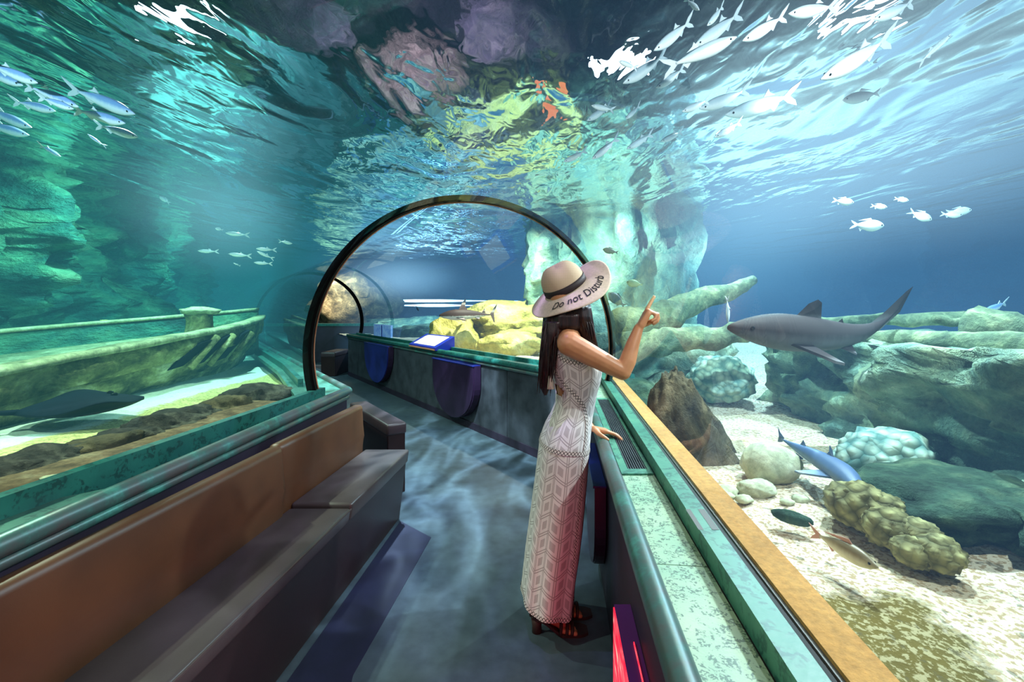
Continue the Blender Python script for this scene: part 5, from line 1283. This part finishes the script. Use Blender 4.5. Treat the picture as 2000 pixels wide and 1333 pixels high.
# sandals
for (heel, ball), lab in ((FR, 'r'), (FL, 'l')):
    fy = heel.y
    sd = bpy.data.objects.new('sandal', None); C.objects.link(sd); sd.parent = who; sd.matrix_parent_inverse = Matrix.Translation(-who.location); sd.empty_display_size = 0.05
    bm = bmesh.new(); rings = []
    for i in range(21):
        t = i/20; x = heel.x-0.030+t*0.262; w = 0.027+0.016*math.sin(min(1, t*1.3)*math.pi/2)-(0.020*((t-0.8)/0.2)**2 if t > 0.8 else 0)-(0.012*(1-t/0.1) if t < 0.1 else 0)
        z = 0.068*(1-min(1, max(0, (t-0.15)/0.42)))**1.0*1.0; z = 0.066*(0.5+0.5*math.cos(math.pi*min(1, max(0, (t-0.10)/0.5))))
        rings.append([V((x, fy-w, z)), V((x, fy+w, z)), V((x, fy+w, z+0.014)), V((x, fy-w, z+0.014))])
    loft(bm, rings); link('sole', from_bm(bm), 'sandal', sd)
    bm = bmesh.new(); loft(bm, [[V((heel.x-0.004+r*math.cos(q)*1.1, fy+r*math.sin(q), z)) for q in [2*math.pi*k/14 for k in range(14)]] for z, r in ((0.0, 0.021), (0.03, 0.020), (0.066, 0.025))]); link('heel', from_bm(bm), 'sandal', sd, True)
    def strap(pts, r=0.007): 
        bm = bmesh.new(); tube(bm, pts, r, 8); link('strap', from_bm(bm), 'sandal', sd, True)
    an = V((heel.x+0.022, fy, 0.150))
    strap([an+V((0.036*math.cos(q), 0.034*math.sin(q), 0.008*math.cos(q))) for q in [2*math.pi*k/20 for k in range(21)]])
    strap([V((heel.x-0.02, fy-0.024, 0.08)), V((heel.x-0.005, fy-0.032, 0.12)), an+V((0.0, -0.036, 0))], 0.009)
    strap([V((heel.x-0.03, fy, 0.075)), V((heel.x-0.030, fy, 0.12)), an+V((-0.036, 0, 0))], 0.010)
    for dx, hh in ((0.0, 0.046), (0.024, 0.036), (-0.028, 0.058)):
        strap([V((ball.x+dx+0.006*math.sin(q), ball.y+0.043*math.cos(q), 0.016+hh*math.sin(q))) for q in [math.pi*k/12 for k in range(13)]], 0.008)
# ------------------------------------------------------------------ lights
def spot(name, loc, target, power, col, ang=70, blend=0.6, rad=0.15, gobo=None):
    l = bpy.data.lights.new(name, 'SPOT'); l.energy = power; l.color = col; l.spot_size = math.radians(ang); l.spot_blend = blend; l.shadow_soft_size = rad
    o = bpy.data.objects.new(name, l); C.objects.link(o); o.location = loc
    o.rotation_euler = (V(target)-V(loc)).to_track_quat('-Z', 'Y').to_euler()
    if gobo:
        l.use_nodes = True; t = l.node_tree; em = next(n for n in t.nodes if n.type == 'EMISSION')
        tc = t.nodes.new('ShaderNodeTexCoord'); sx = t.nodes.new('ShaderNodeSeparateXYZ'); t.links.new(tc.outputs['Normal'], sx.inputs[0])
        def m(op, a, b):
            n = t.nodes.new('ShaderNodeMath'); n.operation = op
            for i, v in enumerate((a, b)):
                if isinstance(v, bpy.types.NodeSocket): t.links.new(v, n.inputs[i])
                else: n.inputs[i].default_value = v
            return n.outputs[0]
        cb = t.nodes.new('ShaderNodeCombineXYZ'); t.links.new(m('DIVIDE', sx.outputs[0], sx.outputs[2]), cb.inputs[0]); t.links.new(m('MULTIPLY', m('DIVIDE', sx.outputs[1], sx.outputs[2]), gobo[1]), cb.inputs[1])
        nz = t.nodes.new('ShaderNodeTexNoise'); nz.inputs['Scale'].default_value = gobo[0]; nz.inputs['Detail'].default_value = 2; nz.inputs['Distortion'].default_value = 1.2
        t.links.new(cb.outputs[0], nz.inputs['Vector'])
        r = m('SUBTRACT', 1.0, m('MULTIPLY', m('ABSOLUTE', m('SUBTRACT', nz.outputs[0], 0.5), 0), 7.0))
        r = m('POWER', m('MAXIMUM', r, 0.0), 2.0)
        t.links.new(m('ADD', m('MULTIPLY', r, 1.5), gobo[2]), em.inputs['Strength'])
    return o
def area(name, loc, target, power, col, sx, sy):
    l = bpy.data.lights.new(name, 'AREA'); l.energy = power; l.color = col; l.shape = 'RECTANGLE'; l.size = sx; l.size_y = sy
    o = bpy.data.objects.new(name, l); C.objects.link(o); o.location = loc
    o.rotation_euler = (V(target)-V(loc)).to_track_quat('-Z', 'Y').to_euler(); return o
WZ = 2.93
for n, x, y, tx, ty, e, c in (
    ('right', 1.75, 0.9, 1.5, 1.0, 105, (1.0, 0.94, 0.84)), ('right', 2.0, 2.6, 1.7, 2.6, 230, (0.90, 0.96, 1.0)), ('right', 2.7, 4.8, 2.2, 4.6, 260, (0.72, 0.92, 1.0)),
    ('right', 3.6, 1.6, 3.6, 1.8, 160, (0.75, 0.92, 1.0)), ('right', 4.4, 7.2, 3.6, 7.6, 260, (0.8, 0.92, 1.0)), ('right', 1.3, 6.3, 2.0, 7.6, 130, (0.90, 1.0, 0.88)), ('right', 3.2, 10.5, 3.4, 10.0, 420, (0.8, 0.95, 1.0)), ('right', 6.2, 4.8, 6.0, 5.2, 300, (0.9, 0.95, 1.0)), ('right', 5.6, 10.0, 5.8, 9.6, 420, (0.85, 0.93, 1.0)),
    ('right', 1.35, 3.3, 2.6, 2.8, 130, (0.9, 1.0, 0.85)), ('left', -2.5, 0.9, -2.6, 1.0, 150, (1.0, 0.97, 0.70)), ('left', -2.45, 2.9, -2.7, 3.0, 170, (1.0, 0.98, 0.72)), ('left', -3.0, 5.2, -3.3, 5.4, 200, (0.80, 1.0, 0.85)),  # first spot here added to lighten the sunken block
    ('left', -3.7, 2.0, -4.9, 2.6, 110, (0.7, 1.0, 0.80)), ('left', -3.9, 4.8, -5.4, 5.2, 170, (0.7, 1.0, 0.82)), ('left', -5.0, 8.2, -6.6, 9.5, 220, (0.6, 0.95, 0.9)),
    ('far', -0.1, 6.9, 0.1, 7.6, 420, (1.0, 0.93, 0.72)), ('far', 1.2, 9.0, 0.9, 9.2, 260, (1.0, 0.95, 0.8)), ('far', -2.2, 12.2, -2.4, 12.8, 380, (0.8, 0.95, 1.0)), ('far', -5.4, 13.4, -5.8, 14.8, 380, (1.0, 0.95, 0.8))):
    spot('tank_spot_'+n, (x, y, WZ), (tx, ty, 0.6), e*(2.2 if n == 'right' else 2.1), c, 150, 0.9, 0.03)  # spots added under the surface, standing in for lamps above the water
spot('school_fill', (1.25, 0.25, 2.45), (1.35, 2.6, 2.7), 190, (1.0, 0.97, 0.95), 95, 0.8, 0.03)  # fill spot added out of view to brighten the upper right fish
spot('school_fill', (-2.0, 0.35, 2.4), (-2.7, 2.6, 2.6), 240, (0.85, 0.88, 1.0), 80, 0.8, 0.03)  # same kind of added fill, for the upper left fish
spot('walkway_caustics', (-0.75, 3.9, 2.9), (-0.7, 4.4, 0), 900, (0.75, 0.92, 1.0), 85, 0.7, 0.02, (4.0, 0.40, 0.06))  # added spot, its noise gobo throws caustic streaks on the floor
spot('walkway_caustics', (-0.3, 2.0, 2.9), (-0.35, 2.6, 0), 80, (0.60, 0.45, 1.0), 80, 0.8, 0.02, (4.0, 0.40, 0.12))  # added spot giving the near floor a purple tint
spot('rock_fill', (-1.0, 4.2, 3.25), (-1.2, 6.6, 4.3), 380, (1.0, 0.85, 0.9), 150, 0.9, 0.1)  # fill added above the water to lift the pinkish rock
area('warm_fill', (0.1, 0.1, 2.1), (-1.2, 1.6, 0.6), 4.5, (1.0, 0.58, 0.34), 0.4, 0.4)
area('woman_fill', (-0.3, 0.6, 2.15), (0.3, 2.1, 1.2), 4.0, (1.0, 0.88, 0.90), 0.5, 0.3)
area('red_panel_glow', (0.16, 1.05, 0.32), (-0.6, 1.6, 0.3), 3.0, (1.0, 0.05, 0.16), 0.7, 0.3)
# glowing lamp battens far across the tank
for (p, w, lab) in ((P(835, 588, 17.0), 3.4, 'upper glowing lamp batten at the far side of the tank'), (P(850, 597, 16.6), 2.2, 'lower glowing lamp batten at the far side of the tank')):
    bm = bmesh.new(); tube(bm, [(-w*0.9, 0, 0), (-w*0.45, 0, 0), (-w*0.15, 0, 0), (w*0.15, 0, 0), (w*0.5, 0, 0), (w, 0, 0)], [0.004, 0.022, 0.055, 0.055, 0.02, 0.003], 10); o = obj('lamp_batten', bm, 'lamp'); o.location = p; tag(o, lab, 'lamp')
w = bpy.data.worlds.new('World'); S.world = w; w.use_nodes = True
w.node_tree.nodes['Background'].inputs[0].default_value = (0.30, 0.50, 0.75, 1); w.node_tree.nodes['Background'].inputs[1].default_value = 0.25
cam = bpy.data.cameras.new('Camera'); co = bpy.data.objects.new('Camera', cam); C.objects.link(co); S.camera = co
cam.sensor_width = 36; cam.lens = 36*F/2000; cam.shift_y = (HZ-1333/2)/2000; cam.clip_start = 0.02; cam.clip_end = 200
co.location = (0, 0, CAMZ); co.rotation_euler = (math.pi/2, 0, 0)
S.view_settings.view_transform = 'Standard'; S.view_settings.look = 'None'; S.view_settings.exposure = 0.0
cy = S.cycles
cy.max_bounces = 8; cy.diffuse_bounces = 3; cy.glossy_bounces = 4; cy.transmission_bounces = 4; cy.transparent_max_bounces = 24; cy.volume_bounces = 0
cy.sample_clamp_indirect = 3.0; cy.caustics_reflective = False; cy.caustics_refractive = False
cy.use_denoising = True; cy.denoiser = 'OPENIMAGEDENOISE'
cy.use_adaptive_sampling = True; cy.adaptive_threshold = 0.03
